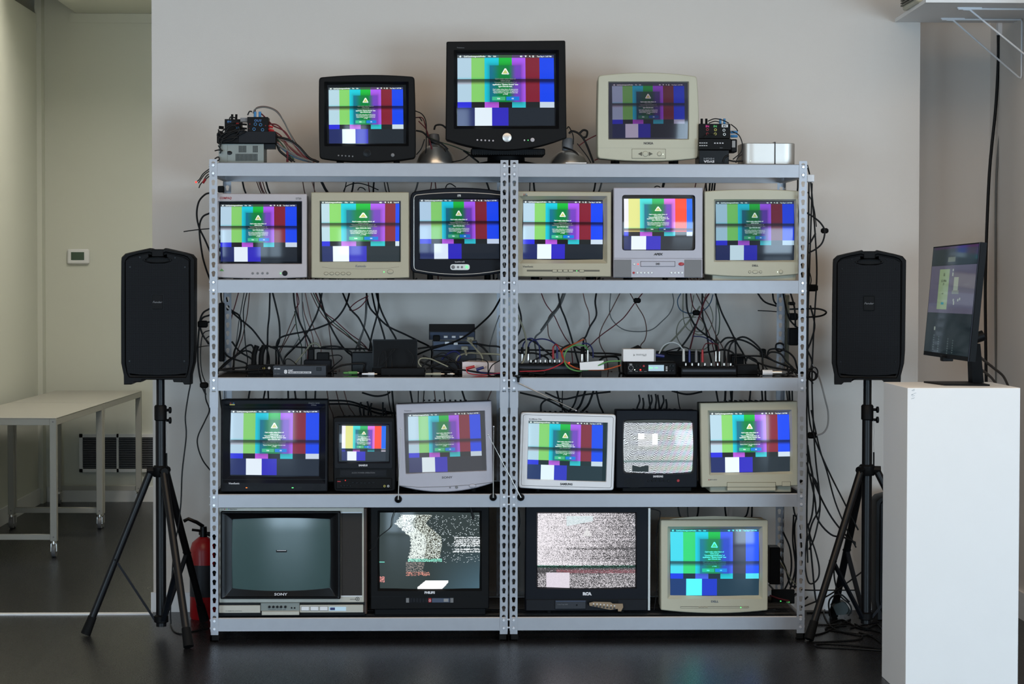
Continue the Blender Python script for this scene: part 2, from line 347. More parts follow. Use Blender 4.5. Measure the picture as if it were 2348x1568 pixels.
def picture(Pq, opening, Yscr, bulge, P):
    """lit screen mesh: Pq picture quad in px, opening corners px"""
    q = cor(Pq, Yscr); o = cor(opening, Yscr)
    w = (q[1]-q[0]).length; h = (q[3]-q[0]).length
    du0 = max((q[0].x-min(o[0].x, o[3].x)), (q[3].x-min(o[0].x, o[3].x)), 0)/w+.012; du1 = max(max(o[1].x, o[2].x)-min(q[1].x, q[2].x), 0)/w+.012
    dv0 = max(max(o[0].y, o[1].y)-min(q[0].y, q[1].y), 0)/h+.012; dv1 = max(max(q[2].y, q[3].y)-min(o[2].y, o[3].y), 0)/h+.012
    cx = P.get('bx', BX); v0 = P.get('v0', 0.0)
    fu = lambda u: u if (u < 0 or u > 1) else float(np.interp(u, BX, cx))
    fv = lambda v: v if v > 1 else (v-v0)/(1-v0)
    cen = sum(o, Vector((0, 0)))/4; hw = (o[1]-o[0]).length/2; hh = (o[3]-o[0]).length/2
    def pos(u, v, e=0):
        U, V = fu(u), fv(v); p = (q[0]*(1-U)+q[1]*U)*(1-V)+(q[3]*(1-U)+q[2]*U)*V
        d = 1-.5*((p.x-cen.x)/hw)**2-.5*((p.y-cen.y)/hh)**2
        return (p.x, Yscr-bulge*d-e, p.y)
    hu = [-du0, 0]+BX[1:-1]+[1, 1+du1, .333, .657, .357, .493, .503, .637, .178, .355, .525]; hv = [max(-dv0, -9), 0, .04, .665, .745, 1, 1+dv1, .147, .667, .59, .643]
    hv = [v if v >= 0 else v for v in hv]
    if v0 > 0: hv = [v for v in hv if v >= v0]+[v0, v0-dv0*(1-v0)]
    b = P.get('band', .35); hv += [b, b+.075, b+.022, b+.04, b+.058, b-.012, b-.006]
    def lines(H, n, lo, hi):
        H = sorted(set(round(x, 5) for x in H)); R = []
        for a, c in zip(H, H[1:]):
            k = max(1, math.ceil((c-a)/(1/n))); R += [a+(c-a)*i/k for i in range(k)]
        return R+[H[-1]]
    US = lines(hu, 56, 0, 1); VS = lines(hv, 44, 0, 1)
    nu, nv = len(US), len(VS)
    vs = [pos(u, v) for v in VS for u in US]; fs = []; cs = []
    for j in range(nv-1):
        for i in range(nu-1):
            fs.append((j*nu+i, (j+1)*nu+i, (j+1)*nu+i+1, j*nu+i+1))
            uc, vc = (US[i]+US[i+1])/2, (VS[j]+VS[j+1])/2
            for a, bb in ((i, j), (i, j+1), (i+1, j+1), (i+1, j)):
                u, v = US[a]+(uc-US[a])*.03, VS[bb]+(vc-VS[bb])*.03
                if v0 > 0 and v < v0: v = -1
                cs.append(grade(piccol(u, v, P), P))
    def glyph(st, u, v, hv_, col, al='c', bold=.03, wf=None):
        V, Fc, wd = glyphs(st, bold); hu_ = wf/wd if wf else hv_*h/w
        ox = {'c': -wd*hu_/2, 'l': 0, 'r': -wd*hu_}[al]; base = len(vs)
        for x, y in V: vs.append(pos(u+ox+x*hu_, v-(y-.5)*hv_, .0012))
        g = grade(lum(col), P)
        for f_ in Fc: fs.append(tuple(base+i for i in f_)); cs.extend([g]*len(f_))
    def poly(pts, col, e=.001):
        base = len(vs); vs.extend(pos(u, v, e) for u, v in pts); fs.append(tuple(range(base, base+len(pts)))); cs.extend([grade(lum(col), P)]*len(pts))
    tb = P.get('txt', (236, 250, 246))
    if v0 == 0:
        glyph('QuitOpenInstagramInFirefox', .065, .019, .0185, tb, 'l', wf=.228, bold=.045); glyph('File', .318, .019, .0185, tb, 'l', wf=.029); glyph('Edit', .372, .019, .0185, tb, 'l', wf=.03)
        glyph('Tue Sep 6  3:47 PM', .975, .019, .0185, tb, 'r', wf=.152)
        for a, ss in ((.66, 1), (.708, 2), (.75, 3), (.785, 4)):
            if ss == 1: poly([(a-.012, .013), (a-.006, .013), (a+.004, .007), (a+.004, .033), (a-.006, .026), (a-.012, .026)], tb); poly([(a+.007, .012), (a+.011, .009), (a+.013, .02), (a+.011, .031), (a+.007, .028)], tb)
            if ss == 2: poly([(a-.011, .012), (a-.006, .008), (a, .0065), (a+.006, .008), (a+.011, .012), (a, .032)], tb)
            if ss == 3: poly([(a+.007*math.cos(t), .017+.009*math.sin(t)) for t in [i*.785 for i in range(8)]], tb); poly([(a+.004, .025), (a+.006, .023), (a+.012, .031), (a+.01, .033)], tb)
            if ss == 4: poly([(a-.009, .008), (a+.009, .008), (a+.009, .017), (a-.009, .017)], tb); poly([(a-.009, .021), (a+.009, .021), (a+.009, .031), (a-.009, .031)], tb)
        poly([(.03+.011*math.cos(t)*(1 if abs(t-4.7) > .5 else .8), .021+.0125*math.sin(t)) for t in [i*.5236 for i in range(12)]], tb); poly([(.03, .006), (.036, .002), (.035, .009)], tb)
    tri = lambda s_, e_: [(.495-.04*s_+.006, .272+.002), (.495-.04*s_, .268), (.495-.007*s_, .235-.045*s_), (.495+.007*s_, .235-.045*s_), (.495+.04*s_, .268), (.495+.04*s_-.006, .274)]
    poly(tri(1, 0), (246, 250, 244), .001); 
    poly([(.495-.029, .264), (.495, .207), (.495+.029, .264)], (196, 204, 120), .0014)
    glyph('!', .495, .243, .03, (240, 240, 240), bold=.05)
    poly([(.521+.012*math.cos(t), .268+.012*math.sin(t)) for t in [i*.785 for i in range(8)]], (200, 214, 226), .0016)
    for (vv, hh_, st, wf, bo) in TXT:
        t = (vv-b)/.075; k = .5 if -.1 < t < .9 else 1.0
        glyph(st, .495, vv, hh_, tuple(x*k for x in tb), bold=.045 if bo else .02, wf=wf)
    glyph('Edit', .425, .617, .018, tb, wf=.03); glyph('OK', .57, .617, .018, tb, wf=.024)
    return vs, fs, cs
def colmesh(name, parent, vs, fs, cs, k='screen'):
    org = ORG[parent]; me = bpy.data.meshes.new(name)
    me.from_pydata([(a-org.x, b-org.y, c-org.z) for a, b, c in vs], [], fs); me.materials.append(M[k])
    at_ = me.color_attributes.new('Col', 'FLOAT_COLOR', 'CORNER')
    arr = np.ones((len(cs), 4), dtype=np.float32); arr[:, :3] = np.array(cs, dtype=np.float32)
    at_.data.foreach_set('color', arr.ravel()); me.polygons.foreach_set('use_smooth', [True]*len(fs)); me.update()
    o = bpy.data.objects.new(name, me); COL.objects.link(o); o.parent = parent; ORG[o] = org; return o
def gridscreen(parent, opening, Yscr, bulge, fn, nx, ny, kind='screen', name='screen'):
    """screen whose picture comes from fn(U,V)->rgb arrays, fine cells"""
    q = cor(opening, Yscr); cen = sum(q, Vector((0, 0)))/4; hw = (q[1]-q[0]).length/2; hh = (q[3]-q[0]).length/2
    vs = []; 
    for j in range(ny+1):
        for i in range(nx+1):
            U, V = -.015+1.03*i/nx, -.015+1.03*j/ny
            p = (q[0]*(1-U)+q[1]*U)*(1-V)+(q[3]*(1-U)+q[2]*U)*V
            d = 1-.5*((p.x-cen.x)/hw)**2-.5*((p.y-cen.y)/hh)**2; vs.append((p.x, Yscr-bulge*d, p.y))
    fs = [(j*(nx+1)+i, (j+1)*(nx+1)+i, (j+1)*(nx+1)+i+1, j*(nx+1)+i+1) for j in range(ny) for i in range(nx)]
    U, V = np.meshgrid((np.arange(nx)+.5)/nx, (np.arange(ny)+.5)/ny); c = fn(U, V).reshape(-1, 3)
    return colmesh(name, parent, vs, fs, np.repeat(c, 4, axis=0), kind)
def crt(name, label, Y, outer, opening, pic=None, P=None, r=4, bulge=(0, 0, 0, 0), lip=5, rec=.014, fd=.05, depth=.36, mk='beige', hk=None, sb=.012, orad=1.5, obulge=(0, 0, 0, 0),
        foot=None, floor=None, ring=None, pads=True, cat='computer monitor', back=(.62, .62), lipk=None, group=None):
    O = cor(outer, Y); cx = sum(p.x for p in O)/4
    zf = floor if floor is not None else min(p.y for p in O)
    root = thing(name, label, cat, (cx, Y+.15, zf), group)
    Lo = qloop(O, r*PXM, [b*PXM for b in bulge]); Op = cor(opening, Y+rec)
    Li = qloop(Op, orad*PXM, [b*PXM for b in obulge]); oc = sum(Op, Vector((0, 0)))/4
    ow = (Op[1]-Op[0]).length; oh = (Op[3]-Op[0]).length
    Lp = scale_loop(Li, ((ow+2*lip*PXM)/ow, (oh+2*lip*PXM)/oh), oc)
    ww = (O[1]-O[0]).length; hh = (O[3]-O[0]).length
    sh = lambda d: scale_loop(Lo, ((ww-2*d)/ww, (hh-2*d)/hh))
    b = MB(); b.loft([L3(sh(.001), Y+fd), L3(Lo, Y+.008), L3(sh(.0015), Y+.002), L3(sh(.004), Y), L3(scale_loop(Lp, 1.003), Y)], mk)
    b.loft([L3(scale_loop(Lp, 1.003), Y), L3(Lp, Y+.001), L3(Li, Y+rec), L3(Li, Y+rec+.02)], lipk or mk)
    b.build('bezel', root, 30)
    h = MB(); h.loft([L3(sh(.003), Y+fd-.001), L3(sh(.004), Y+fd+depth*.25), L3(scale_loop(Lo, (.9, .9)), Y+fd+depth*.45), L3(scale_loop(Lo, back, dz=-.0), Y+depth*.97), L3(scale_loop(Lo, (back[0]*.93, back[1]*.93)), Y+depth)], hk or mk, False, True)
    for i in range(9):   # vent slots on the top of the shell
        x = cx+(i-4)*.022; z = sh(.004)[0].y
        zt = max(p.y for p in Lo); h.box(x-.004, x+.004, Y+fd+.03, Y+fd+.09, zt-.006, zt-.0025, 'black')
    h.build('housing', root, 30)
    if pic is not None:
        vs, fs, cs = picture(pic, opening, Y+rec+.003, sb, P or {}); colmesh('screen', root, vs, fs, cs)
    if foot:
        f = MB(); u0, v0, u1, v1 = foot[:4]; a = at(u0, v0, Y+.02); c = at(u1, v1, Y+.02)
        f.box(a.x, c.x, Y+.02, Y+depth*.8, zf, a.z+.012, foot[4] if len(foot) > 4 else mk, .003); f.build('stand', root)
    elif pads:
        zt = min(p.y for p in Lo)
        for xx in (-.3, .3):
            for yy in (.07, depth*.62):
                X = cx+xx*ww; f = MB(); f.cyl((X, Y+yy, zf), (X, Y+yy, zt+hh*.3), .012, .012, 'rubber', 12); f.build('foot_pad', root)
    return root
def parts(root, *items):
    """items: (part_name, callable(MB))"""
    for nm, fn in items:
        b = MB(); fn(b); b.build(nm, root, 40)
def buttons(root, pts, Y, rx, k, ry=None, name='button', t=.003):
    for u, v in pts: b = MB(); b.pdisc(u, v, Y, rx, ry or rx, k, t); b.build(name, root, 40)
# ------------------------------------------------------------------ room
def S(name, k, *boxes, label=None):
    b = MB()
    for bx in boxes: b.box(*bx, k)
    return struct(b, name, label)
WY = .82
S('floor', 'floor', (-6.6, 6.8, -10.4, 6.0, -.12, 0))
S('wall_back', 'wall', (-1.565, 1.875, WY, WY+.12, 0, 3.9))
S('wall_recess', 'wall', (1.35, 2.31, 1.22, 1.34, 0, 3.9))
S('wall_right', 'wall', (2.29, 2.45, -.6, 1.34, 0, 3.9), (2.4, 6.8, -.72, -.6, 0, 3.9), (6.7, 6.82, -10.3, -.6, 0, 3.9))
S('wall_far', 'wallg', (-3.2, -.9, 5.68, 5.8, 0, 3.9), (-2.93, -2.888, 5.56, 5.69, 0, 3.9), (-2.68, -.9, 4.3, 5.69, 3.218, 3.9))
S('wall_left', 'wallg', (-3.2, -2.92, 1.335, 5.6, 0, 3.2), (-3.3, -3.12, 1.345, 5.8, 3.0, 3.9))
S('wall_side', 'wallg', (-1.1, -.95, .9, 5.7, 0, 3.9))
S('wall_front_left', 'wall', (-6.6, -6.45, -10.3, 1.3, 0, 3.9), (-6.5, -2.921, 1.2, 1.34, 0, 3.9))
S('ceiling', 'wall', (-6.6, 6.8, -10.4, 5.9, 3.9, 4.0))
S('wall_street', 'wall', (-6.5, 6.8, -10.32, -10.2, 0, .1), (-6.5, 6.8, -10.32, -10.2, 2.4, 3.9), (-3.4, -1.98, -10.32, -10.2, 0, 3), (-.92, 2.85, -10.32, -10.2, 0, 3))
for i, (xa, xb) in enumerate(((-6.4, -3.4), (-1.98, -.92), (2.85, 6.7))):
    b = MB()
    nq = 2 if xb-xa < 2 else 3
    for q in range(nq+1): xx = xa+(xb-xa-.05)*q/nq; b.box(xx, xx+.05, -10.3, -10.22, .1, 2.4, 'black')
    b.box(xa, xb, -10.3, -10.22, .1, .15, 'black'); b.box(xa, xb, -10.3, -10.22, 2.35, 2.4, 'black'); b.box(xa, xb, -10.27, -10.26, .1, 2.4, 'wht'); struct(b, 'window_%d' % (i+1))
S('baseboard_back', 'white', (-1.575, 1.885, WY-.011, WY+.001, 0, .088))
S('baseboard_recess', 'white', (1.6, 2.29, 1.206, 1.221, 0, .1)); S('baseboard_right', 'white', (2.276, 2.291, -.6, 1.22, 0, .12))
S('baseboard_far', 'white', (-2.88, -1.1, 5.666, 5.681, 0, .1)); S('baseboard_left', 'white', (-2.921, -2.906, 1.4, 5.56, 0, .1))
S('trim_1', 'white', (-4.8, -1.56, .725, .765, 0, .006), label='white strip laid across the floor at the opening to the back room')
S('trim_2', 'wallg', (-2.722, -1.1, 5.67, 5.681, 3.156, 3.217))
# back room fittings
a, c = at(154, 571, 5.66), at(204.5, 605.5, 5.66)
t = thing('thermostat', 'white wall thermostat with a small green display on the back room wall', 'thermostat', ((a.x+c.x)/2, 5.67, c.z))
parts(t, ('cover', lambda b: b.box(a.x, c.x, 5.655, 5.681, c.z, a.z, 'white', .008)))
a2, c2 = at(163, 578, 5.655), at(193, 596, 5.655)
M['tdisp'] = mat('thermostat_display', (58, 78, 56), .3)
parts(t, ('display', lambda b: b.box(a2.x, c2.x, 5.652, 5.66, c2.z, a2.z, 'tdisp')))
a, c = at(182, 995, 5.67), at(372, 1082, 5.67)
t = thing('air_vent', 'white framed air return grille low on the back room wall', 'vent', ((a.x+c.x)/2, 5.67, c.z))
def fr(b):
    w = .022
    b.box(a.x, c.x, 5.66, 5.681, a.z-w, a.z, 'white'); b.box(a.x, c.x, 5.66, 5.681, c.z, c.z+w, 'white')
    b.box(a.x, a.x+w, 5.66, 5.681, c.z, a.z, 'white'); b.box(c.x-w, c.x, 5.66, 5.681, c.z, a.z, 'white'); xm = a.x+.245; b.box(xm, xm+.014, 5.66, 5.681, c.z, a.z, 'white')
parts(t, ('frame', fr), ('backing', lambda b: b.box(a.x+.01, c.x-.01, 5.677, 5.6805, c.z+.01, a.z-.01, 'black')))
def sl(b):
    n = 17
    for i in range(n):
        z = c.z+.026+(a.z-c.z-.052)*(i+.5)/n; b.box(a.x+.02, c.x-.02, 5.664, 5.678, z-.0022, z+.0022, 'greyd')
parts(t, ('louvres', sl))

# steel tables
def make_table():
    t = thing('work_table', 'white steel work table on casters, the nearer of the two in the back room', 'table', (-2.60, 2.77, 0))
    Wd, Ln, H = .56, 1.36, .745
    x0, x1, y0, y1 = -2.60-Wd/2, -2.60+Wd/2, 2.77, 2.77+Ln; q = .036
    parts(t, ('tabletop', lambda b: b.box(x0, x1, y0, y1, H-.006, H, 'table', .002)))
    for nm, X0, X1, Y0, Y1, Z0, Z1 in (('apron', x0+q, x1-q, y0+.001, y0+.02, H-.04, H-.006), ('apron', x0+q, x1-q, y1-.02, y1-.001, H-.04, H-.006), ('apron', x0+.001, x0+.02, y0+q, y1-q, H-.04, H-.006), ('apron', x1-.02, x1-.001, y0+q, y1-q, H-.04, H-.006),
                                       ('lower_rail', x0+q, x1-q, y0+.001, y0+.02, .093, .123), ('lower_rail', x0+q, x1-q, y1-.02, y1-.001, .093, .123)):
        parts(t, (nm, lambda b: b.box(X0, X1, Y0, Y1, Z0, Z1, 'table', .001)))
    for X in (x0, x1-q):
        for Y in (y0, y1-q):
            def lg(b):
                b.box(X, X+q, Y, Y+q, .085, H-.006, 'table', .002)
                for zz in (H-.022, .108): b.cyl((X+q/2, Y-.002, zz), (X+q/2, Y+.002, zz), .004, .004, 'greyd', 8)
            parts(t, ('leg', lg))
            c = MB(); xc, yc = X+q/2, Y+q/2
            c.cyl((xc, yc, .088), (xc, yc, .07), .014, .016, 'chrome'); c.box(xc-.016, xc-.012, yc-.012, yc+.016, .03, .074, 'chrome'); c.box(xc+.012, xc+.016, yc-.012, yc+.016, .03, .074, 'chrome'); c.box(xc-.016, xc+.016, yc-.012, yc+.016, .07, .074, 'chrome')
            co = c.build('caster', t)
            w = MB(); w.lathe([(.012, -.011), (.034, -.011), (.036, -.008), (.036, .008), (.034, .011), (.012, .011)], (xc, yc+.004, .036), 'greyd', 'x', 20, (True, True)); w.build('wheel', co, 40)
    return t
tb = make_table(); tb.rotation_euler = (0, 0, -math.radians(1.9)); tb.location = (-2.605, 2.77, 0)
t2 = copy_thing(tb, (-2.56, 4.15, 0), 'white steel work table on casters pushed against the back room wall')
for o in (tb, t2): o['group'] = 'white work tables in the back room'

# ------------------------------------------------------------------ shelving
PT = .0374; HZ = 1.985
def keyholes(b, n0, w, k):
    """a perforated flange in x (0..w), thickness along y"""
    T = .0016; N = 20
    circ = []
    for i in range(N):
        a = math.pi/2-2*math.pi*i/N; x, z = .0078*math.cos(a), .0078*math.sin(a)
        if z < -.0055: x = max(min(x*.95, .0044), -.0044); z = -.0155 if abs(x) < .0044*.99 or z < -.0072 else -.012
        circ.append((x, z))
    top = HZ
    for i in range(n0):
        z1 = top-i*PT; z0 = max(z1-PT, .0)
        if z1 <= .03: break
        cz = z1-.0165; cx = w/2
        if .955 < cz < 1.0 or z0 < .028:
            b.box(0, w, 0, T, max(z0, 0), z1, k); continue
        outer = []
        for x, z in circ:
            a = math.atan2(z, x); dx, dz = math.cos(a), math.sin(a)
            t = min((w/2)/abs(dx) if abs(dx) > 1e-6 else 9, ((z1-cz) if dz > 0 else (cz-z0))/abs(dz) if abs(dz) > 1e-6 else 9)
            outer.append((cx+dx*t, cz+dz*t))
        # make sure rectangle corners are present
        cs_ = [(0, z0), (0, z1), (w, z0), (w, z1)]
        for q in cs_:
            j = min(range(N), key=lambda j: (outer[j][0]-q[0])**2+(outer[j][1]-q[1])**2); outer[j] = q
        b.loft([[(x, 0, z) for x, z in outer], [(cx+x, 0, cz+z) for x, z in circ], [(cx+x, T, cz+z) for x, z in circ], [(x, T, z) for x, z in outer]], k)
def post_mesh():
    b = MB(); w = .0325; keyholes(b, 60, w, 'steel')
    b2 = MB(); keyholes(b2, 60, w, 'steel'); b2.xf(Matrix(((0, 1, 0, 0), (1, 0, 0, 0), (0, 0, 1, 0), (0, 0, 0, 1))))
    b.add(b2.v, b2.f, 'steel')
    b.box(-.0012, .034, -.0012, .0, .965, 1.03, 'steel'); b.box(-.0012, 0, 0, .034, .965, 1.03, 'steel')
    for zt in ZTOP:
        for dz in (-.012, -.045):
            z = zt+dz
            for p0, p1 in (((w/2, .001, z), (w/2, -.0035, z)), ((.001, w/2, z), (-.0035, w/2, z))): b.cyl(p0, p1, .0062, .0052, 'rivet', 12)
    b.box(-.002, w+.002, -.002, .006, 0, .026, 'rubber'); b.box(-.002, .006, -.002, w+.002, 0, .026, 'rubber'); b.box(-.002, w, -.002, w, 0, .004, 'rubber')
    return b
ZTOP = [1.972, 1.493, 1.090, .608, .096]
DEP = .61
def make_unit():
    x0, x1 = -1.2268, 0.0
    t = thing('shelving_unit', 'grey steel boltless shelving unit standing on the left, full of screens', 'shelf', ((x0+x1)/2, DEP/2, 0), 'steel shelving units')
    pm = post_mesh().build('upright_post', t, 30, loc=(0, 0, 0)); me = pm.data; bpy.data.objects.remove(pm)
    for X, Y, rz in ((x0, 0, 0), (x1, 0, 90), (x1, DEP, 180), (x0, DEP, 270)):
        o = bpy.data.objects.new('upright_post', me); COL.objects.link(o); o.parent = t; o.location = (X-(x0+x1)/2, Y-DEP/2, 0); o.rotation_euler = (0, 0, math.radians(rz))
    for ti, zt in enumerate(ZTOP):
        hb = .055
        for Y, sgn in ((.0025, 1), (DEP-.0025, -1)):
            b = MB(); prof = [(0, -hb), (0, -.003), (.002, 0), (.012, 0), (.0125, -.012), (.03, -.013), (.03, -.016), (.006, -.017), (.006, -hb+.004), (.022, -hb+.003), (.022, -hb)]
            b.loft([[(X, Y+sgn*p, zt+z) for p, z in prof] for X in (x0+.002, x1-.002)], 'steel', True, True); b.build('long_beam', t, 20)
        for X, sgn in ((x0+.0025, 1), (x1-.0025, -1)):
            b = MB(); b.loft([[(X+sgn*p, Y, zt+z) for p, z in prof] for Y in (.034, DEP-.034)], 'steel', True, True); b.build('end_beam', t, 20)
        b = MB(); zd = zt-.006
        ny = 20
        for i in range(ny+1): y = .016+(DEP-.032)*i/ny; b.cyl((x0+.006, y, zd), (x1-.006, y, zd), .0022, .0022, 'wire', 6)
        for i in range(12): x = x0+.04+(x1-x0-.08)*i/11; b.cyl((x, .012, zd-.004), (x, DEP-.012, zd-.004), .0026, .0026, 'wire', 6)
        b.build('wire_deck', t, 60)
    return t
u1 = make_unit()
u2 = copy_thing(u1, (.6215, DEP/2, 0), 'grey steel boltless shelving unit standing on the right, full of screens')
for i, (xa, xb, lb) in enumerate(((-1.09, -.05, 'glossy black board lying on the middle shelf of the left unit'), (.12, 1.2, 'glossy black board lying on the middle shelf of the right unit'))):
    b = MB(); b.box(xa, xb, .02, .57, 1.087, 1.0905, 'board', .001); tag(b.build('shelf_board'), lb, 'board', 'black boards on the middle shelves')

# ------------------------------------------------------------------ monitors
def fl(i): return ZTOP[i]-.0035
# top row
R = crt('crt_monitor', 'black monitor with curved top on the top shelf of the left unit', .12, [(731, 176.5), (950.5, 175), (953.5, 364), (732.5, 365)], rect(750, 194, 931, 329.5),
    [(753.5, 201), (924, 200), (925.6, 328.6), (754.7, 329)], dict(gain=(1.05, 1.08, 1.02), band=.335), r=9, bulge=(4.5, 1, 8, 1), lip=6, mk='black', depth=.4, floor=fl(0), back=(.7, .7))
buttons(R, [(776.2+8.1*i, 356.5+.5*i) for i in range(5)], .12, 1.9, 'greyd'); buttons(R, [(900.5, 355.5)], .12, 4.2, 'greyd', name='power_button')
parts(R, ('badge_ring', lambda b: (b.pdisc(841.4, 351, .12, 9, 9, 'gloss', .002), b.pring(841.4, 351, .118, 8, 8, 'black2', 1.2))))
R = crt('crt_monitor', 'largest monitor, black with a round silver badge, at the centre of the top shelf', .10, [(1023.5, 95), (1296.5, 92.5), (1299.5, 318), (1021.5, 322)], rect(1047.7, 122.5, 1274, 288.8),
    [(1048.8, 126.5), (1269.7, 126.5), (1271.5, 288), (1049.3, 288.6)], dict(band=.34), r=4, bulge=(0, 0, 25, 0), lip=7, mk='black', fd=.06, depth=.44, floor=ZTOP[0]+.0005, back=(.6, .5), pads=False)
parts(R, ('stand', lambda b: (b.loft([[(at(1162, 300, .2).x+rx*math.cos(t), .30+ry*math.sin(t), z+.004) for t in [i*.2618 for i in range(24)]] for rx, ry, z in ((.15, .13, fl(0)), (.14, .12, fl(0)+.012), (.08, .08, fl(0)+.022), (.075, .075, fl(0)+.10))], 'black', True, True),)),
      ('vented_chin', lambda b: (b.pbox(1080, 340, 1250, 356, .15, .2, 'black', .004), [b.pbox(1084+i*5.2, 345, 1086.6+i*5.2, 355, .149, .002, 'gloss') for i in range(31)])))
buttons(R, [(1094.6+9*i, 321+.4*i) for i in range(5)], .10, 2.1, 'grey'); buttons(R, [(1202.5, 321.5)], .10, 2, 'grey'); buttons(R, [(1221, 320.6)], .10, 4.7, 'grey', name='power_button'); buttons(R, [(1210.8, 321.4)], .10, 1.1, 'ledg', name='power_light')
parts(R, ('badge', lambda b: (b.pdisc(1162.4, 315.2, .10, 10.4, 10.4, 'alu', .004, 28), b.pring(1162.4, 315.2, .10, 10.8, 10.8, 'gloss', 1.4, .002, 28), b.text('DELL', 1162.4, 315.2, .0955, 3.6, 'wht', 12))),
      ('lettering', lambda b: b.text('Trinitron', 1056, 109.3, .10, 2.4, 'inkgrey', 17)))
R = crt('crt_monitor', 'beige rounded monitor with a dim purple picture on the top shelf of the right unit', .14, [(1371.5, 172), (1598.5, 174), (1601, 364), (1370, 364)], rect(1396, 189.4, 1577, 318.4),
    [(1403.2, 192.4), (1568.6, 192.4), (1570, 315), (1404.4, 316)], dict(gain=(.36, .27, .34), gamma=1.15, lift=(.012, .012, .018), band=.36, off=(70, 80, 90), dlg=.45), r=9, bulge=(7, 3, 6.5, 1), lip=2, mk='beige2', depth=.4, floor=fl(0), back=(.7, .7))
parts(R, ('lettering', lambda b: b.text('NOKIA', 1487, 328.3, .14, 5, 'ink', 22, bold=.04)), ('control_panel', lambda b: (b.pbox(1448.5, 341, 1526.5, 363.8, .1395, .002, 'beiged'), b.pbox(1449.2, 341.6, 1525.8, 363, .138, .004, 'beige2', .001))))
parts(R, ('adjust_button', lambda b: (b.pdisc(1479.8, 352.7, .138, 6, 6, 'beige2', .003), b.pring(1479.8, 352.7, .138, 6.2, 6.2, 'beiged', .8))),
      ('arrow_buttons', lambda b: [b.prism([(at(u, v, .138).x, at(u, v, .138).z) for u, v in q], .1365, .139, 'beiged') for q in (((1463, 352.7), (1472, 348), (1472, 357.5)), ((1497, 352.7), (1487.6, 348), (1487.6, 357.5)))]),
      ('power_button', lambda b: (b.pdisc(1511.8, 353, .138, 4.6, 4.6, 'beige2', .003), b.pring(1511.8, 353, .138, 4.8, 4.8, 'beiged', .8))), ('power_light', lambda b: b.pdisc(1520.2, 353.8, .138, 1.1, 1.1, 'ledw')))
parts(R, ('seam', lambda b: b.pbox(1371, 339.2, 1600, 339.8, .1396, .002, 'beiged')))
# second row
y1_ = .045
R = crt('crt_monitor', 'silver-grey monitor with red maker lettering at the left end of the second shelf', y1_, [(495.5, 443), (704, 444.2), (704, 636.5), (496, 636.5)], rect(502.3, 462.7, 691.7, 604),
    [(506, 468.6), (680.3, 468.8), (681.4, 599.8), (506, 599.8)], dict(band=.375, gain=(1, .98, 1)), r=2.5, bulge=(0, 0, 2.5, 0), lip=1.5, rec=.02, mk='grey', hk='greyd', depth=.4, floor=fl(1), obulge=(0, 0, 0, 0))
buttons(R, [(579.5+11.3*i, 626.4) for i in range(4)], y1_, 2.6, 'greyd'); buttons(R, [(653.3, 626.4)], y1_, 6.2, 'black2', name='power_button'); buttons(R, [(643.3, 626.4)], y1_, 1.1, 'ledg', name='power_light')
parts(R, ('lettering', lambda b: (b.text('COMPAQ', 517, 454, y1_, 4.9, 'inkred', 27, bold=.04, shear=.2), b.text('S720', 684.5, 455.2, y1_, 4.3, 'ink', 12.5))), ('seal', lambda b: b.prism([(at(u, v, y1_).x, at(u, v, y1_).z) for u, v in ((503, 621.5), (508.5, 615.5), (514, 621.5))], y1_-.0008, y1_+.001, 'cgrn')))
kb = [0, .104, .252, .444, .63, .816, .95, 1]
R = crt('crt_monitor', 'beige monitor with five oval buttons, second from the left on the second shelf', y1_, [(713, 440.5), (938, 440.3), (938.5, 637.2), (713.5, 637.6)], rect(734, 461.7, 918.2, 599.9),
    [(736.7, 461.5), (916, 461.5), (915.2, 599), (739, 599.5)], dict(band=.36, bx=kb, gain=(1.15, 1.15, 1.05), lift=(.015, .02, .02)), r=2.5, bulge=(0, 0, 2, 0), lip=1, mk='beige', depth=.4, floor=fl(1))
for i in range(5): parts(R, ('button', lambda b: (b.pdisc(747.8+12.9*i, 627, y1_, 4.6, 3.2, 'beige', .003), b.pring(747.8+12.9*i, 627, y1_, 4.8, 3.4, 'beiged', .8))))
parts(R, ('power_button', lambda b: (b.pdisc(895, 623, y1_, 6.8, 4.6, 'beige', .003), b.pring(895, 623, y1_, 7, 4.8, 'beiged', .9))), ('power_light', lambda b: b.pdisc(880.4, 623.4, y1_, 1.3, 1.3, 'ledg')), ('lettering', lambda b: b.text('Komodo', 827, 609.8, y1_, 5.2, 'inkgrey', 24, bold=.03, shear=.15)),
      ('seam', lambda b: b.tube([at(u, v, y1_) for u, v in ((738, 612), (760, 615), (827, 616.8), (890, 615), (915, 611.5))], .0006, 'beiged', 4)))
R = crt('crt_monitor', 'dark grey monitor with silver rim line and button pill on the second shelf', .06, [(941, 438), (1164, 438), (1164, 626), (941, 626)], rect(961, 455.6, 1146.5, 594.3),
    [(962, 457.2), (1142.6, 457.2), (1144.5, 593.2), (963.4, 593.5)], dict(band=.365, gain=(.92, .92, 1.0), dlg=.8), r=16, bulge=(8, 0, 9, 0), lip=1, mk='navyblack', depth=.38, floor=fl(1), back=(.75, .75))
Lr = qloop(cor([(949, 446.5), (1156, 446.5), (1156, 620), (949, 620)], .06), 11*PXM, (5*PXM, 0, 9*PXM, 0))
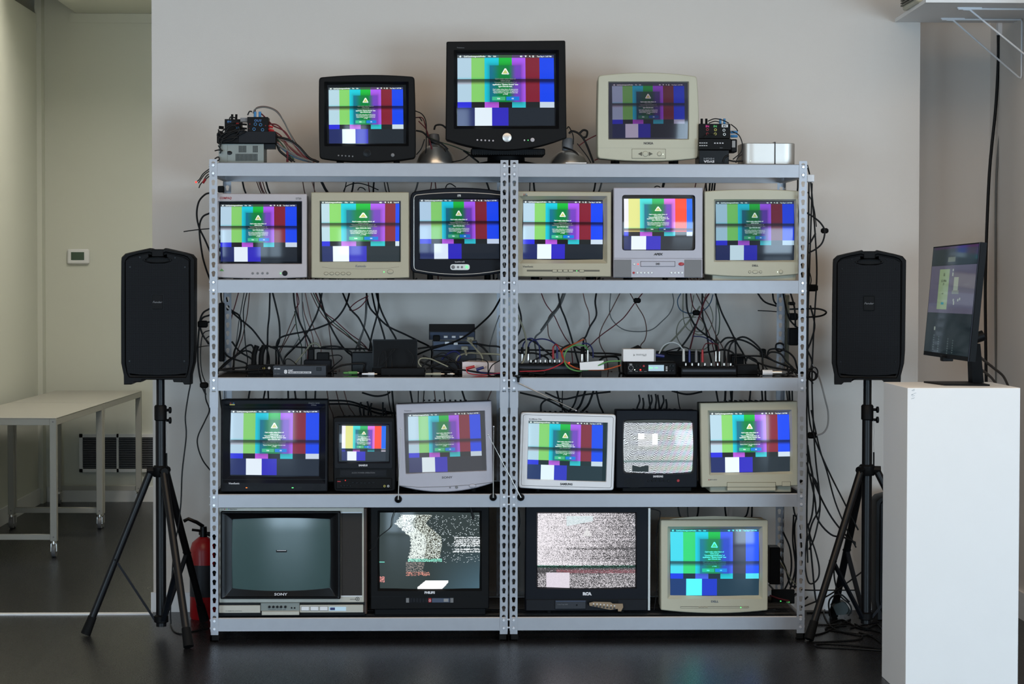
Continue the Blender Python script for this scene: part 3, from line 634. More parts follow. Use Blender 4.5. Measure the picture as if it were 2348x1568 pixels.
parts(R, ('rim_trim', lambda b: b.tube([Vector((p.x, .0595, p.y)) for p in Lr+Lr[:1]], .0016, 'alu', 6)),
      ('badge', lambda b: (b.pbox(1048.6, 445.8, 1056.8, 451.4, .0585, .003, 'alu', .001), b.text('hp', 1052.7, 448.8, .0582, 3.6, 'ink', bold=.03))), ('lettering', lambda b: b.text('hp pavilion mx75', 1054.2, 600, .06, 2.6, 'inkw', 22)))
parts(R, ('control_pill', lambda b: b.prism([(p.x, p.y) for p in qloop(cor(rect(1032.5, 605.7, 1077, 619), .06), 6.3*PXM)], .0575, .061, 'alu')))
buttons(R, [(1039, 612.3)], .0575, 4.2, 'greyd', name='dial'); buttons(R, [(1050.2, 612.3), (1059.2, 612.3)], .0575, 2.6, 'greyd'); buttons(R, [(1070.4, 612)], .0575, 3.4, 'ledg', name='power_button')
R = crt('crt_monitor', 'beige monitor with a bird emblem at the left end of the right unit second shelf', y1_, [(1186.5, 438), (1402, 439.8), (1401.6, 635), (1186.5, 634.6)], rect(1198.9, 459, 1382.3, 594.8),
    [(1199.8, 460.2), (1382, 461.5), (1381.4, 593.7), (1199, 593.5)], dict(band=.365, gain=(1.12, 1.12, 1.12)), r=2, lip=9, rec=.024, mk='beige', depth=.4, floor=fl(1))
def birds(b, u, v, Y, s, cols=('inkred', 'ink', 'inkblue')):
    for i, k in enumerate(cols):
        uu = u+(i-1)*s*.62; b.prism([(at(a_, c_, Y).x, at(a_, c_, Y).z) for a_, c_ in ((uu-s*.3, v+s*.25), (uu-s*.1, v-s*.45), (uu+s*.28, v+s*.25))], Y-.0009, Y+.001, k)
parts(R, ('emblem', lambda b: (birds(b, 1204.5, 445.5, y1_, 5), b.pbox(1199.5, 447.8, 1209.8, 449.4, y1_-.0008, .001, 'ink'))), ('lettering', lambda b: b.text('ViewSonic', 1210.6, 611, y1_, 4, 'ink', 24, bold=.02)),
      ('control_groove', lambda b: b.pbox(1208, 618.3, 1375, 622.6, y1_-.0004, .001, 'beiged')))
for u in (1272, 1284.2, 1296.8, 1309, 1334): parts(R, ('button', lambda b: (b.pbox(u-5.6, 617.6, u+5.6, 624, y1_-.0006, .001, 'beiged'), b.pbox(u-5, 618.2, u+5, 623.3, y1_-.003, .003, 'beige', .0005))))
parts(R, ('power_light', lambda b: b.pdisc(1322.4, 620.9, y1_-.0005, 1.2, 1, 'ledg', .002)))
ab = [0, .064, .231, .409, .583, .746, .915, 1]
R = crt('television', 'silver television with a disc player under the screen on the right unit second shelf', .03, [(1406.5, 429.7), (1612.2, 429.4), (1611.5, 636.6), (1406.5, 636.8)], rect(1427, 449, 1591, 572.6),
    [(1430.5, 455.6), (1587, 455.6), (1587, 572.2), (1430.5, 572.2)], dict(band=.60, bx=ab, v0=.04, bars=[(236, 240, 255), (222, 228, 140), (70, 226, 222), (52, 190, 104), (226, 120, 238), (250, 74, 46), (20, 104, 240)], gain=(1.08, 1.05, 1.05), lift=(.03, .03, .03), off=(8, 8, 10)), r=2, lip=1.5, rec=.024, orad=7, sb=.02, mk='silver', lipk='gloss', hk='greyd', depth=.42, floor=fl(1), cat='television')
parts(R, ('player_panel', lambda b: (b.pbox(1407.5, 592.5, 1610.5, 636.2, .0265, .01, 'silver', .001), b.pbox(1407, 591.6, 1611, 592.3, .0292, .002, 'ink'))))
for u0, u1 in ((1408.6, 1447.4), (1569.3, 1608.8)): parts(R, ('speaker_grille', lambda b: b.pbox(u0, 595.2, u1, 635.3, .0245, .004, 'greyd', .001)))
parts(R, ('disc_tray', lambda b: (b.pbox(1468.6, 598.7, 1548.2, 611.4, .0258, .002, 'ink'), b.pbox(1469.4, 599.5, 1547.4, 610.7, .0235, .004, 'silver', .001), b.text('DVD', 1508.5, 605, .0232, 4.4, 'ink', 9, bold=.05))),
      ('eject_button', lambda b: b.pdisc(1562, 605.3, .0265, 6.6, 4, 'red', .004)), ('lettering', lambda b: b.text('APEX', 1509, 582.7, .03, 4.6, 'ink', 21, bold=.07, shear=.25)), ('power_light', lambda b: b.pdisc(1463, 605.6, .0265, 1.5, 1.5, 'ledr')))
buttons(R, [(1461.3+8.3*i, 625.3) for i in range(5)]+[(1454.2, 605.6)]+[(1539.2+8.3*i, 625.4) for i in range(4)], .0265, 2.7, 'alu'); buttons(R, [(1453, 625.3)], .0265, 2.7, 'red', name='record_button')
R = crt('crt_monitor', 'pale beige monitor with rounded top at the right end of the second shelf', y1_, [(1615.3, 438.2), (1831, 437.3), (1831.3, 629.4), (1615.8, 629.6)], rect(1640.2, 461.2, 1820.8, 596.4),
    [(1641, 462.5), (1820, 462.5), (1820.5, 596), (1641.5, 596.4)], dict(band=.375, gain=(.62, .72, .74), gamma=1.08, lift=(.01, .013, .02), dlg=.75), r=3.5, bulge=(4, 0, 5.5, 0), lip=4, mk='beige2', depth=.4, floor=fl(1), foot=(1633.5, 631, 1825.5, 637, 'beige2'))
parts(R, ('lettering', lambda b: b.text('DELL', 1731.7, 608.8, y1_, 3.8, 'ink', 14.5, bold=.04)), ('power_light', lambda b: b.pdisc(1783, 623.4, y1_, 1.2, 1.2, 'ledw')))
for u, rx, nm in ((1719, 2.8, 'button'), (1731.7, 6.5, 'button'), (1744, 2.8, 'button'), (1790.5, 4.2, 'power_button')): parts(R, (nm, lambda b: (b.pdisc(u, 623.4, y1_, rx, min(rx, 4.2) if rx != 6.5 else 3.4, 'beige2'), b.pring(u, 623.4, y1_, rx+.2, (min(rx, 4.2) if rx != 6.5 else 3.4)+.2, 'beiged', .7))))
# fourth row
R = crt('crt_monitor', 'large black monitor with twin speakers at the left end of the fourth shelf', .07, [(506.5, 916), (751.8, 916), (751, 1127), (505.5, 1128.3)], [(529, 940), (732.3, 940), (731.5, 1092), (527.8, 1090.5)],
    [(529.7, 940.6), (732, 940.6), (731, 1090), (527.9, 1088)], dict(band=.455, gain=(1, .98, .98), lift=(.01, .015, .025)), r=2.5, lip=15, rec=.03, mk='black2', hk='black', depth=.42, floor=fl(3), cat='computer monitor')
Yv = .07
parts(R, ('emblem', lambda b: (birds(b, 532.5, 924.5, Yv, 6), b.pbox(526.5, 926.8, 538.5, 928.8, Yv-.0008, .001, 'yel'))), ('lettering', lambda b: (b.text('ViewSonic', 536.5, 1108, Yv, 4.2, 'inkw', 25, bold=.02), b.text('Graphics Series', 719.8, 923.8, Yv, 3.4, 'inkgrey', 25.5, shear=.2), b.text('G790mb', 719.5, 928.6, Yv, 2.8, 'inkgrey', 12))),
      ('seams', lambda b: (b.pbox(508, 932.6, 750, 933.2, Yv-.0003, .001, 'gloss'), b.pbox(508, 1098.8, 750, 1099.4, Yv-.0003, .001, 'gloss'))),
      ('button_strip', lambda b: (b.pbox(563, 1116, 692, 1120.6, Yv-.001, .002, 'gloss'), [b.pbox(573+i*11, 1116.8, 582+i*11, 1119.8, Yv-.002, .002, 'black2') for i in range(10)])),
      ('power_light', lambda b: (b.pbox(563.5, 1117.3, 567, 1119, Yv-.0022, .002, 'ledo'), b.pbox(669, 1117.3, 673, 1119, Yv-.0026, .002, 'ledg'))))
for u, v in ((527, 1117.8), (728.3, 1118.6)):
    parts(R, ('speaker_grille', lambda b: [b.pdisc(u+dx*2.3, v+dy*2.3, Yv, .75, .75, 'gloss', .0008, 6) for dx in range(-4, 5) for dy in range(-4, 5) if dx*dx+dy*dy < 17]))
sb_ = [0, .083, .254, .415, .587, .745, .9, 1]; Yv = .09
R = crt('television', 'small black television with a tape slot, second on the left unit fourth shelf', Yv, [(763.5, 956), (905, 956), (907, 1126), (765.5, 1127)], rect(777, 974.4, 891.8, 1058),
    [(784.2, 975.8), (885.2, 976.6), (883.9, 1055.9), (783.6, 1055.3)], dict(band=.67, bx=sb_, v0=.04, bars=[(236, 240, 255), (222, 228, 140), (70, 226, 222), (52, 190, 104), (226, 120, 238), (250, 74, 46), (20, 104, 240)], gain=(1.05, 1.0, 1.0), lift=(.03, .04, .05)), r=7, bulge=(1, 1, 2, 1), lip=3, rec=.018, mk='black', depth=.34, floor=fl(3), cat='television', sb=.014)
parts(R, ('screen_surround', lambda b: b.loft([L3(qloop(cor(rect(a_, b_, c_, d_), Yv), 3*PXM), Yv+yy) for a_, b_, c_, d_, yy in ((767.5, 966, 899.8, 1073.5, 0), (767.8, 966.4, 899.5, 1073, -.006), (774, 972, 894, 1062, -.006), (776, 973.8, 892.4, 1059, .003))], 'black2')),
      ('lettering', lambda b: b.text('SANSUI', 832.3, 1066.7, Yv-.006, 3.8, 'inkw', 20, bold=.05)),
      ('tape_door', lambda b: (b.pbox(779.5, 1076.6, 886.6, 1093, Yv-.0005, .002, 'gloss'), b.pbox(780.6, 1077.6, 885.6, 1092, Yv-.003, .004, 'black2', .001), b.text('AC/DC POWER OPERATION', 833, 1083.8, Yv-.0032, 2.8, 'inkgrey', 53))),
      ('control_console', lambda b: b.pbox(770, 1096, 899, 1121, Yv-.004, .006, 'black', .003)), ('red_key', lambda b: b.pbox(773.5, 1102.8, 781.5, 1104.8, Yv-.006, .003, 'red')), ('record_light', lambda b: b.pdisc(792, 1101.4, Yv-.004, .9, .9, 'ledr', .002)))
buttons(R, [(782.5+7*i, 1113.5) for i in range(4)], Yv-.004, 2.2, 'gloss'); buttons(R, [(809+9.5*i, 1106+(.8 if 0 < i < 5 else 0)) for i in range(6)], Yv-.004, 3.8, 'gloss', 1.6)
for (u, v), k in (((881.6, 1114.3), 'yel'), ((890.2, 1114.3), 'wht')): parts(R, ('jack', lambda b: (b.pdisc(u, v, Yv-.004, 1.2, 1.2, 'gloss', .001), b.pring(u, v, Yv-.004, 2, 2, k, 1, .003))))
Yv = .07
R = crt('crt_monitor', 'silver monitor leaning to one side with a faded picture on the left unit fourth shelf', Yv, [(907.2, 926.6), (1127.6, 919), (1131, 1108), (914.5, 1115)], [(926.6, 947.7), (1110.6, 941.8), (1114.8, 1078), (931.2, 1085)],
    [(935.4, 950), (1100.4, 944), (1106, 1078.6), (938.6, 1083.2)], dict(band=.45, gain=(.8, .8, .78), lift=(.06, .06, .065), off=(26, 34, 42)), r=2, bulge=(0, 0, 17, 0), lip=1, rec=.012, mk='silver', depth=.4, floor=fl(3))  # lift and low gain fade the whole picture
tl = math.radians(1.9)
parts(R, ('lettering', lambda b: (b.text('SONY', 1025.3, 1094.3, Yv, 4.6, 'ink', 24.5, rot=tl, bold=.02), b.text('Trinitron', 935, 941.8, Yv, 2.6, 'ink', 16.5, rot=tl))), ('power_button', lambda b: (b.pring(1083.4, 1114, Yv, 8, 4.6, 'greyd', .7), b.pdisc(1083.4, 1114, Yv, 7.6, 4.3, 'silver'))),
      ('chin_line', lambda b: b.tube([at(u, v, Yv-.0005) for u, v in ((915, 1113), (960, 1117), (1020, 1115.5), (1085, 1111), (1130, 1105))], .0012, 'greyd', 5)))
buttons(R, [(1032, 1117.5)], Yv, 1.9, 'greyd'); buttons(R, [(1046.8, 1117)], Yv, 3.3, 'greyd', name='joystick')
R = crt('crt_monitor', 'white flat-framed monitor leaning to one side on the right unit fourth shelf', Yv, [(1194, 945), (1412.4, 950.3), (1407.2, 1124.6), (1189, 1119)], [(1212.3, 964.9), (1392.6, 969.5), (1388.8, 1103.6), (1208.8, 1097.7)],
    [(1212.3, 964.9), (1382.6, 969.3), (1380.3, 1103.2), (1208.8, 1097.7)], dict(band=.44, gain=(1, 1.03, 1), lift=(.012, .03, .035)), r=7, bulge=(0, 0, 2, 0), lip=1, rec=.01, mk='wht', hk='greyd', depth=.4, floor=fl(3))
tl = -math.radians(1.6)
Lr = qloop(cor([(1200, 950.5), (1406.5, 955.5), (1401.5, 1118.5), (1195, 1113)], Yv), 5*PXM)
parts(R, ('lettering', lambda b: (b.text('SAMSUNG', 1298.5, 1109.7, Yv, 4.6, 'ink', 28.5, rot=tl, bold=.05), b.text('SyncMaster 750s', 1227.5, 960.6, Yv, 2.8, 'ink', 29, rot=tl))), ('groove', lambda b: b.tube([Vector((p.x, Yv-.0002, p.y)) for p in Lr+Lr[:1]], .0009, 'greyd', 5)))
def zebra(U, V):
    n = 4 if U.shape[1] < 8 else 1
    ph = V*84+1.1*np.sin(U*38+3*np.sin(V*9))*np.where(U < .4, 1.6-U*2, .8)+.25*rng.standard_normal(U.shape)*np.where(U < .35, 1, .5)+7*U*V
    w = .5+.5*np.sin(ph*2*np.pi*.42+np.sin(U*90+V*40)*1.0)
    w = np.clip((w-.35)*2.2, 0, 1); base = .12+.9*w; base = base+.25*np.clip(U-.25, 0, 1)*(1-w)*.8
    c = np.stack([base*.93, base*1.0, base*1.06], -1)
    ch = .12*np.sin(U*70+V*21)*np.clip(U-.3, 0, 1); c[..., 0] += ch; c[..., 1] -= ch*.7; c[..., 2] += .1*np.sin(V*33)*U
    blk = ((U > .21) & (U < .49) & (V > .25) & (V < .5)); c[blk] = c[blk]*.6+.36; w2_ = ((U > .21) & (U < .3) & (V > .25) & (V < .36)) | ((U > .41) & (U < .49) & (V > .25) & (V < .46)); c[w2_] = c[w2_]*.2+.85
    hb = np.exp(-((V-.775)/.022)**2)[..., None]; c = c*(1-.75*hb)+hb*np.array([.06, .14, .13])
    dk = ((U > .13) & (U < .36) & (V > .865+.012*np.sin(U*34)) & (V < .97)); c[dk] = (.03, .045, .05)
    top = V < .055; c[top] = (.07, .085, .085); return np.clip(c, 0, 1.2)
Yv = .10
R = crt('television', 'small black television showing zigzag static on the right unit fourth shelf', Yv, [(1412.4, 939.6), (1600.5, 940.4), (1599, 1118), (1412.4, 1119.5)], rect(1431, 964.5, 1587.4, 1082.5), None, r=3, lip=3, orad=8, obulge=(1.2, .8, 1.5, .8), rec=.014, mk='navyblack', depth=.38, floor=fl(3), cat='television', foot=(1427, 1119, 1586, 1126, 'black'))
gridscreen(R, rect(1430.6, 964, 1587.8, 1083), Yv+.018, .016, zebra, 300, 230)
parts(R, ('lettering', lambda b: b.text('SAMSUNG', 1509, 1092, Yv, 4.2, 'inkw', 23, bold=.05)), ('speaker_slots', lambda b: [b.pbox(1432+i*3.1, 1106.4-12.6*math.sqrt(max(1-((i-7)/8.2)**2, 0)), 1433.5+i*3.1, 1106.4+12.6*math.sqrt(max(1-((i-7)/8.2)**2, 0)), Yv-.0006, .001, 'gloss') for i in range(15)]))
buttons(R, [(1486.6+8.9*i, 1102.3) for i in range(5)], Yv, 2.2, 'gloss'); buttons(R, [(1532.9, 1102.3)], Yv, 3.2, 'gloss', name='sensor'); buttons(R, [(1555, 1101.8)], Yv, 3.3, 'red', name='power_button')
Yv = .07
R = crt('crt_monitor', 'beige monitor with a drop-down front flap at the right end of the fourth shelf', Yv, [(1605.4, 924), (1829, 919.8), (1829.6, 1114), (1609, 1117.8)], [(1626.7, 945.5), (1809.2, 944), (1811.6, 1080.5), (1630.4, 1083.6)],
    [(1627.5, 945.8), (1809, 944.5), (1811.6, 1080.5), (1630.4, 1083.4)], dict(band=.465, gain=(1.15, 1.15, 1.12), lift=(.012, .018, .02)), r=2, lip=5, rec=.016, mk='beige2', hk='beiged', depth=.42, floor=fl(3), foot=(1628, 1114, 1814, 1126, 'beige2'))
parts(R, ('front_flap', lambda b: (b.pbox(1666.8, 1105.4, 1779, 1124.5, Yv-.0006, .003, 'beiged'), b.pbox(1667.6, 1106.6, 1778.4, 1116.6, Yv-.005, .006, 'beige2', .001), b.pbox(1667.6, 1117.4, 1778.4, 1125, Yv-.004, .02, 'beige2', .001))),
      ('power_button', lambda b: (b.pbox(1793, 1104, 1812.8, 1115, Yv-.0006, .002, 'beiged'), b.pbox(1793.7, 1104.7, 1812.1, 1114.4, Yv-.0025, .003, 'beige2', .0005))), ('lettering', lambda b: (b.text('MITSUBISHI', 1636, 1099.6, Yv, 2.6, 'inkgrey', 16), b.prism([(at(u, v, Yv).x, at(u, v, Yv).z) for u, v in ((1623.8, 1101), (1625.6, 1098), (1627.4, 1101))], Yv-.0008, Yv+.001, 'inkred'))))
# bottom row
Yv = .05
t = thing('television', 'wide silver and black console television with a switched-off screen on the bottom shelf', 'television', (at(671, 1300, Yv).x, .3, fl(4)))
F_ = fl(4)
parts(t, ('cabinet', lambda b: (b.pbox(502, 1165, 841.5, 1408.5, Yv+.012, .42, 'wood', .003), b.pbox(505, 1175, 700, 1385, Yv+.43, .1, 'black', .02))),
      ('front_panel', lambda b: (b.pbox(501.8, 1164.2, 834.5, 1381, Yv, .02, 'sonyface', .002), b.pbox(781.5, 1165, 831, 1175.5, Yv-.001, .003, 'sonyface'), b.pbox(781.5, 1174, 830, 1176.2, Yv-.002, .004, 'wht'), b.pbox(781.5, 1365.5, 830, 1367.5, Yv-.002, .004, 'wht'))),
      ('speaker_cloth', lambda b: b.pbox(782, 1176.5, 830.4, 1365.2, Yv-.002, .004, mat('brown_speaker_cloth', (38, 35, 33), .8, var=.2, scale=400, bump=.3, bscale=900))),
      ('lower_band', lambda b: (b.pbox(501.8, 1381.5, 836, 1387, Yv+.004, .05, 'gloss'), b.pbox(501.8, 1404.5, 836, 1411, Yv+.004, .05, 'gloss'))))
Lo = qloop(cor(rect(507, 1171, 781.3, 1371.6), Yv), 3*PXM); L2 = qloop(cor(rect(518, 1177, 771, 1366), Yv), 2*PXM)
Li = qloop(cor([(533, 1189.5), (757.5, 1189), (757.5, 1347.5), (533, 1348.5)], Yv), 3*PXM, (2.6*PXM, 1*PXM, 6*PXM, 1*PXM))
parts(t, ('screen_frame', lambda b: b.loft([L3(Lo, Yv+.004), L3(Lo, Yv-.022), L3(scale_loop(Lo, .985), Yv-.026), L3(scale_loop(Lo, .965), Yv-.026), L3(L2, Yv-.018), L3(Li, Yv-.011), L3(Li, Yv-.001)], 'gloss')),
      ('lettering', lambda b: (b.text('SONY', 644, 1362.2, Yv-.0265, 5.6, 'inkw', 30, bold=.02), b.pdisc(515.5, 1167.3, Yv, 1.5, 1.1, 'inkred', .001), b.pdisc(520, 1167.3, Yv, 1.5, 1.1, 'inkgreen', .001), b.pdisc(524, 1167.3, Yv, 1.5, 1.1, 'inkblue', .001), b.text('TRINITRON', 534.5, 1167.4, Yv, 2.6, 'ink', 17), b.text('HEADPHONES', 809, 1373.6, Yv, 2, 'ink', 13))))
def tube_glass(b):
    q = cor([(530, 1184), (761, 1184), (761, 1357), (530, 1357)], Yv); nx = 24; ny = 18; vs = []
    for j in range(ny+1):
        for i in range(nx+1):
            U, V = i/nx, j/ny; p = (q[0]*(1-U)+q[1]*U)*(1-V)+(q[3]*(1-U)+q[2]*U)*V
            vs.append((p.x, Yv-.003-.009*(1-.5*(2*U-1)**2-.5*(2*V-1)**2), p.y))
    b.add(vs, [(j*(nx+1)+i, (j+1)*(nx+1)+i, (j+1)*(nx+1)+i+1, j*(nx+1)+i+1) for j in range(ny) for i in range(nx)], 'deadscreen')
    b.pbox(633, 1261, 657.8, 1266.2, Yv-.0128, .001, 'gloss'); b.pbox(635, 1261.5, 656, 1262.6, Yv-.013, .001, 'inkw')
b = MB(); tube_glass(b); b.build('screen', t, 60)
parts(t, ('left_drawer', lambda b: (b.pbox(501.8, 1387.8, 597, 1405, Yv-.004, .04, 'sonyface', .001), b.text('TV REMOTE CONTROL', 536, 1400.6, Yv-.004, 1.8, 'ink', 38))), ('right_drawer', lambda b: b.pbox(687.3, 1386.8, 832.8, 1404, Yv-.004, .04, 'sonyface', .001)),
      ('control_box', lambda b: (b.pbox(597.8, 1382.2, 686.8, 1400.5, Yv-.008, .05, 'psu', .001), b.pbox(600, 1401.5, 686, 1410, Yv-.022, .05, 'sonyface', .001), b.text('CONTRAST  COLOR  HUE', 635, 1397.4, Yv-.008, 1.7, 'ink', 40))),
      ('display', lambda b: (b.pbox(754.5, 1391.2, 793.5, 1400.3, Yv-.0045, .002, 'lcd'), b.pbox(757, 1392.8, 768, 1398.6, Yv-.005, .002, 'navy'))), ('headphone_jack', lambda b: (b.pring(819.8, 1373, Yv, 4, 4, 'ink', 1.2), b.pdisc(819.8, 1373, Yv, 1.6, 1.6, 'ink', .001))))
for u in (617.8, 627, 636, 644.6, 654.5): parts(t, ('knob', lambda b: b.pdisc(u, 1391, Yv-.008, 2.9, 2.9, 'gloss', .008)))
for u in (668.7, 675.7): parts(t, ('jack', lambda b: b.pdisc(u, 1393.5, Yv-.008, 1.9, 1.9, 'gloss', .003)))
for u in (699.8, 721, 742.2): parts(t, ('button', lambda b: (b.pbox(u-9.6, 1390.2, u+9.6, 1400.2, Yv-.0046, .002, 'ink'), b.pbox(u-9, 1390.8, u+9, 1399.6, Yv-.0065, .004, 'wht', .0006))))
def streetstatic(U, V):
    r = rng.random(U.shape); c = np.zeros(U.shape+(3,)); c[:] = (.035, .05, .05)
    c += (np.clip(U-.5, 0, 1)*np.clip(V-.4, 0, 1))[..., None]*np.array([.12, .3, .45])
    edge = np.interp(V, [0, .06, .15, .32, .42, .64], [.22, .22, .16, .31, .32, .29]); 
    r2 = np.repeat(rng.random((U.shape[0], U.shape[1]//2+1)), 2, axis=1)[:, :U.shape[1]]
    def blob(mask, den, col):
        k = mask & (r2 < den); c[k] = col
    z1 = (V > .04) & (V < .64) & (U > edge+.006*np.sin(V*150)+.012*(r2-.5)) & (U < edge+.15)
    blob(z1, .8, (.85, .93, .88)); z2 = (V > .04) & (V < .64) & (U >= edge+.15) & (U < edge+.30); c[z2 & (r2 >= .42)] = (.05, .05, .035); blob(z2, .42, (.8, .88, .8))
    z3 = (V > .04) & (V < .65) & (U > .5) & (U < 1); blob(z3, .05, (.8, .9, .95))
    z = (V > .60) & (V < .64) & (U > .29) & (U < .62); blob(z, .7, (.25, .7, .55))
    z = (V > .64) & (V < .82) & (U > .27) & (U < .45-.1*(V-.64)); blob(z, .45, (.3, .26, .24)); z = (V > .77) & (V < .82) & (U > .27) & (U < .5); blob(z, .5, (.7, .3, .24))
    for i, vv in enumerate((.33, .36, .385, .41, .435, .48, .51)): blob((abs(V-vv) < .008) & (U > .74+.02*math.sin(i*3)) & (U < .99), .6, (.85, .9, .92))
    z = (V > .88) & (V < .995) & (U > .38+.0*V) & (U < .68) & (U > .46-(V-.88)*.9) & (U < .70-(V-.88)*.7); c[z] = (1.0, 1.0, 1.0)
    z = (V > .83) & (V < .91) & (U < .06); blob(z, .6, (.75, .3, .28)); z = (abs(V-.645) < .006) & (U < .06); c[z] = (.2, .8, .65)
    return c
Yv = .07
R = crt('television', 'black television with a broken-up picture, second on the left unit bottom shelf', Yv, [(849, 1158.5), (1122, 1158.5), (1121.5, 1396), (849, 1398)], rect(871, 1175, 1099.4, 1348.8), None, r=2, lip=5, rec=.012, mk='black', depth=.42, floor=fl(4), cat='television', foot=(858.5, 1398, 1114, 1409, 'black'))
gridscreen(R, rect(871, 1175, 1099.4, 1348.8), Yv+.016, .014, streetstatic, 260, 200)
parts(R, ('lettering', lambda b: b.text('PHILIPS', 985.4, 1358.3, Yv, 5, 'inkw', 24, bold=.06)), ('seam', lambda b: (b.pbox(851, 1367, 1120, 1367.6, Yv-.0003, .001, 'gloss'), b.pbox(985, 1384, 985.6, 1396, Yv-.0003, .001, 'gloss'))),
      ('control_strip', lambda b: (b.pbox(930, 1370, 1040.6, 1382.4, Yv-.001, .002, 'gloss'), b.pbox(931, 1371, 938, 1381.4, Yv-.003, .003, 'greyd'), b.pbox(1032.5, 1371, 1039.6, 1381.4, Yv-.003, .003, 'greyd'), b.pbox(990.5, 1371.4, 1031, 1381, Yv-.002, .002, 'slate'), b.pbox(1017.5, 1372.5, 1028, 1379.5, Yv-.0026, .002, 'clgy'))))
for i in range(6): parts(R, ('button', lambda b: b.pbox(939.6+i*7.1, 1371.4, 945.4+i*7.1, 1381, Yv-.003, .003, 'black2', .0006)))
parts(R, ('power_button', lambda b: (b.pbox(982.2, 1371.4, 989, 1381, Yv-.003, .003, 'red', .0006), b.pring(985.6, 1376.6, Yv-.003, 2, 2, 'inkw', .7))))
def snow(U, V):
    a, b_ = U.shape; r = np.repeat(rng.random((a, b_//2+1)), 2, axis=1)[:, :b_]*.6+rng.random((a, b_))*.4
    row = rng.random((a, 1))*.14
    d = .17+.42*U+row; d = np.where((V > .45) & (V < .64), d+.04, d); d = np.where(abs(V-.47) < .012, d+.18*(U > .3), d); d = np.where(V > .78, .55+row, d); d = np.where((V > .695) & (V < .79), .86, d)
    v = np.clip((r-d)*6+.5, 0, 1); c = (.07+.85*v)[..., None]*np.array([1.0, .95, 1.0])
    z = (V > .69) & (V < .72); c[z] = c[z]*.5*np.array([.4, 1.1, .8]); z = (V > .745) & (V < .79) & ((U > .2)); c[z] += np.array([.22, .04, .06])*(rng.random(c[z].shape[:1])[:, None] < .6)
    z = (U > .1) & (U < .33) & (V > .785) & (V < 1); c[z] = c[z]*.12+np.array([.72, .66, .74])
    z = (U > .3) & (U < .565) & (V > .05) & (V < .05+.13*(1-.5*(U-.3)/.26)); c[z] = c[z]*.3+np.array([.5, .6, .62]); tr = (abs(U-.505) < (V-.2)*.42) & (V > .2) & (V < .31); c[tr] = c[tr]*.3+.6
    return c
Yv = .08
R = crt('television', 'black television full of white snow static on the right unit bottom shelf', Yv, [(1205, 1158), (1487, 1158), (1486, 1401), (1203.5, 1401)], rect(1233, 1176.8, 1456.3, 1345.7), None, r=2, lip=3, rec=.012, obulge=(0, 0, 1.5, 0), mk='navyblack', hk='black', depth=.42, floor=fl(4), cat='television')
gridscreen(R, rect(1232.8, 1176.5, 1456.5, 1347.5), Yv+.016, .014, snow, 300, 226)
parts(R, ('lettering', lambda b: b.text('RCA', 1346.5, 1361, Yv, 6.2, 'inkw', 20.5, bold=.09)), ('lower_panel', lambda b: (b.pbox(1206, 1374.5, 1484, 1399.5, Yv-.004, .006, 'black2', .002), b.pbox(1206, 1373.4, 1484, 1374.2, Yv-.0004, .001, 'gloss'))),
      ('flap', lambda b: (b.pbox(1272.5, 1377.3, 1343.6, 1396.5, Yv-.01, .008, 'slated', .002), b.pbox(1273.5, 1377, 1343, 1379.6, Yv-.011, .004, 'slate', .001), b.text('ColorTrak 2000', 1290, 1385.5, Yv-.0104, 2.6, 'inkgrey', 24), b.pdisc(1322.6, 1387, Yv-.01, 1.8, 1.8, 'gloss', .002))),
      ('exposed_opening', lambda b: b.pbox(1346, 1376, 1418, 1384, Yv-.0045, .002, 'gloss')), ('side_trim', lambda b: b.pbox(1486.6, 1165, 1490.5, 1399, Yv+.02, .02, 'alu')))
def pcb(b):
    pts = [(1351, 1382), (1362, 1379.5), (1400, 1380.5), (1405, 1384), (1428, 1384), (1429, 1392), (1424, 1401.5), (1417.5, 1401.5), (1416.5, 1395.5), (1400, 1398), (1352, 1388.5)]
    b.prism([(at(u, v, .055).x, at(u, v, .055).z) for u, v in pts], .055, .058, 'pcb')
    for i in range(7): b.pdisc(1361+8*i, 1384+.8*i, .055, 1.6, 1.6, 'wht', .003, 8); b.pbox(1358+8*i, 1387.4+.9*i, 1363+8*i, 1391+.9*i, .0545, .001, 'ink')
parts(R, ('circuit_board', pcb))
Yv = .07
R = crt('crt_monitor', 'beige monitor with a blue-tinted picture at the right end of the bottom shelf', Yv, [(1514.8, 1192.3), (1761.5, 1192.3), (1760.8, 1400), (1514.9, 1399.3)], rect(1536.8, 1213, 1740, 1364.8),
    [(1536.8, 1213), (1739.9, 1213), (1739.4, 1364.6), (1537, 1364.6)], dict(band=.48, gain=(.12, 1.12, 1.12), lift=(.018, .03, .05), cast=False), r=4, bulge=(0, 0, 7, 0), lip=7, rec=.018, mk='beige2', hk='beige', depth=.42, floor=fl(4))
parts(R, ('lettering', lambda b: b.text('DELL', 1639, 1378.7, Yv, 4.6, 'slate', 17, bold=.03)), ('control_slot', lambda b: (b.pbox(1560, 1390.2, 1716.8, 1394, Yv-.0005, .002, 'beiged'), b.pbox(1560.6, 1391.2, 1716.2, 1393.4, Yv-.001, .002, 'beige2'))),
      ('top_hump', lambda b: b.loft([[(at(u, v, Yv+y_).x, Yv+y_, at(u, v, Yv+y_).z) for u, v in ((1518, 1193), (1545, 1188.5), (1590, 1184.5), (1638, 1183), (1690, 1184.5), (1735, 1188.5), (1758, 1193))] for y_ in (.04, .2)], 'beige', True, True)), ('power_light', lambda b: b.pdisc(1698.5, 1392.5, Yv, 1.2, 1.2, 'ledg')))
for u in (1605, 1612, 1619.5, 1708): parts(R, ('button', lambda b: b.pbox(u-(3 if u < 1700 else 6.5), 1390.6, u+(3 if u < 1700 else 6.5), 1393.6, Yv-.002, .003, 'beige', .0004)))
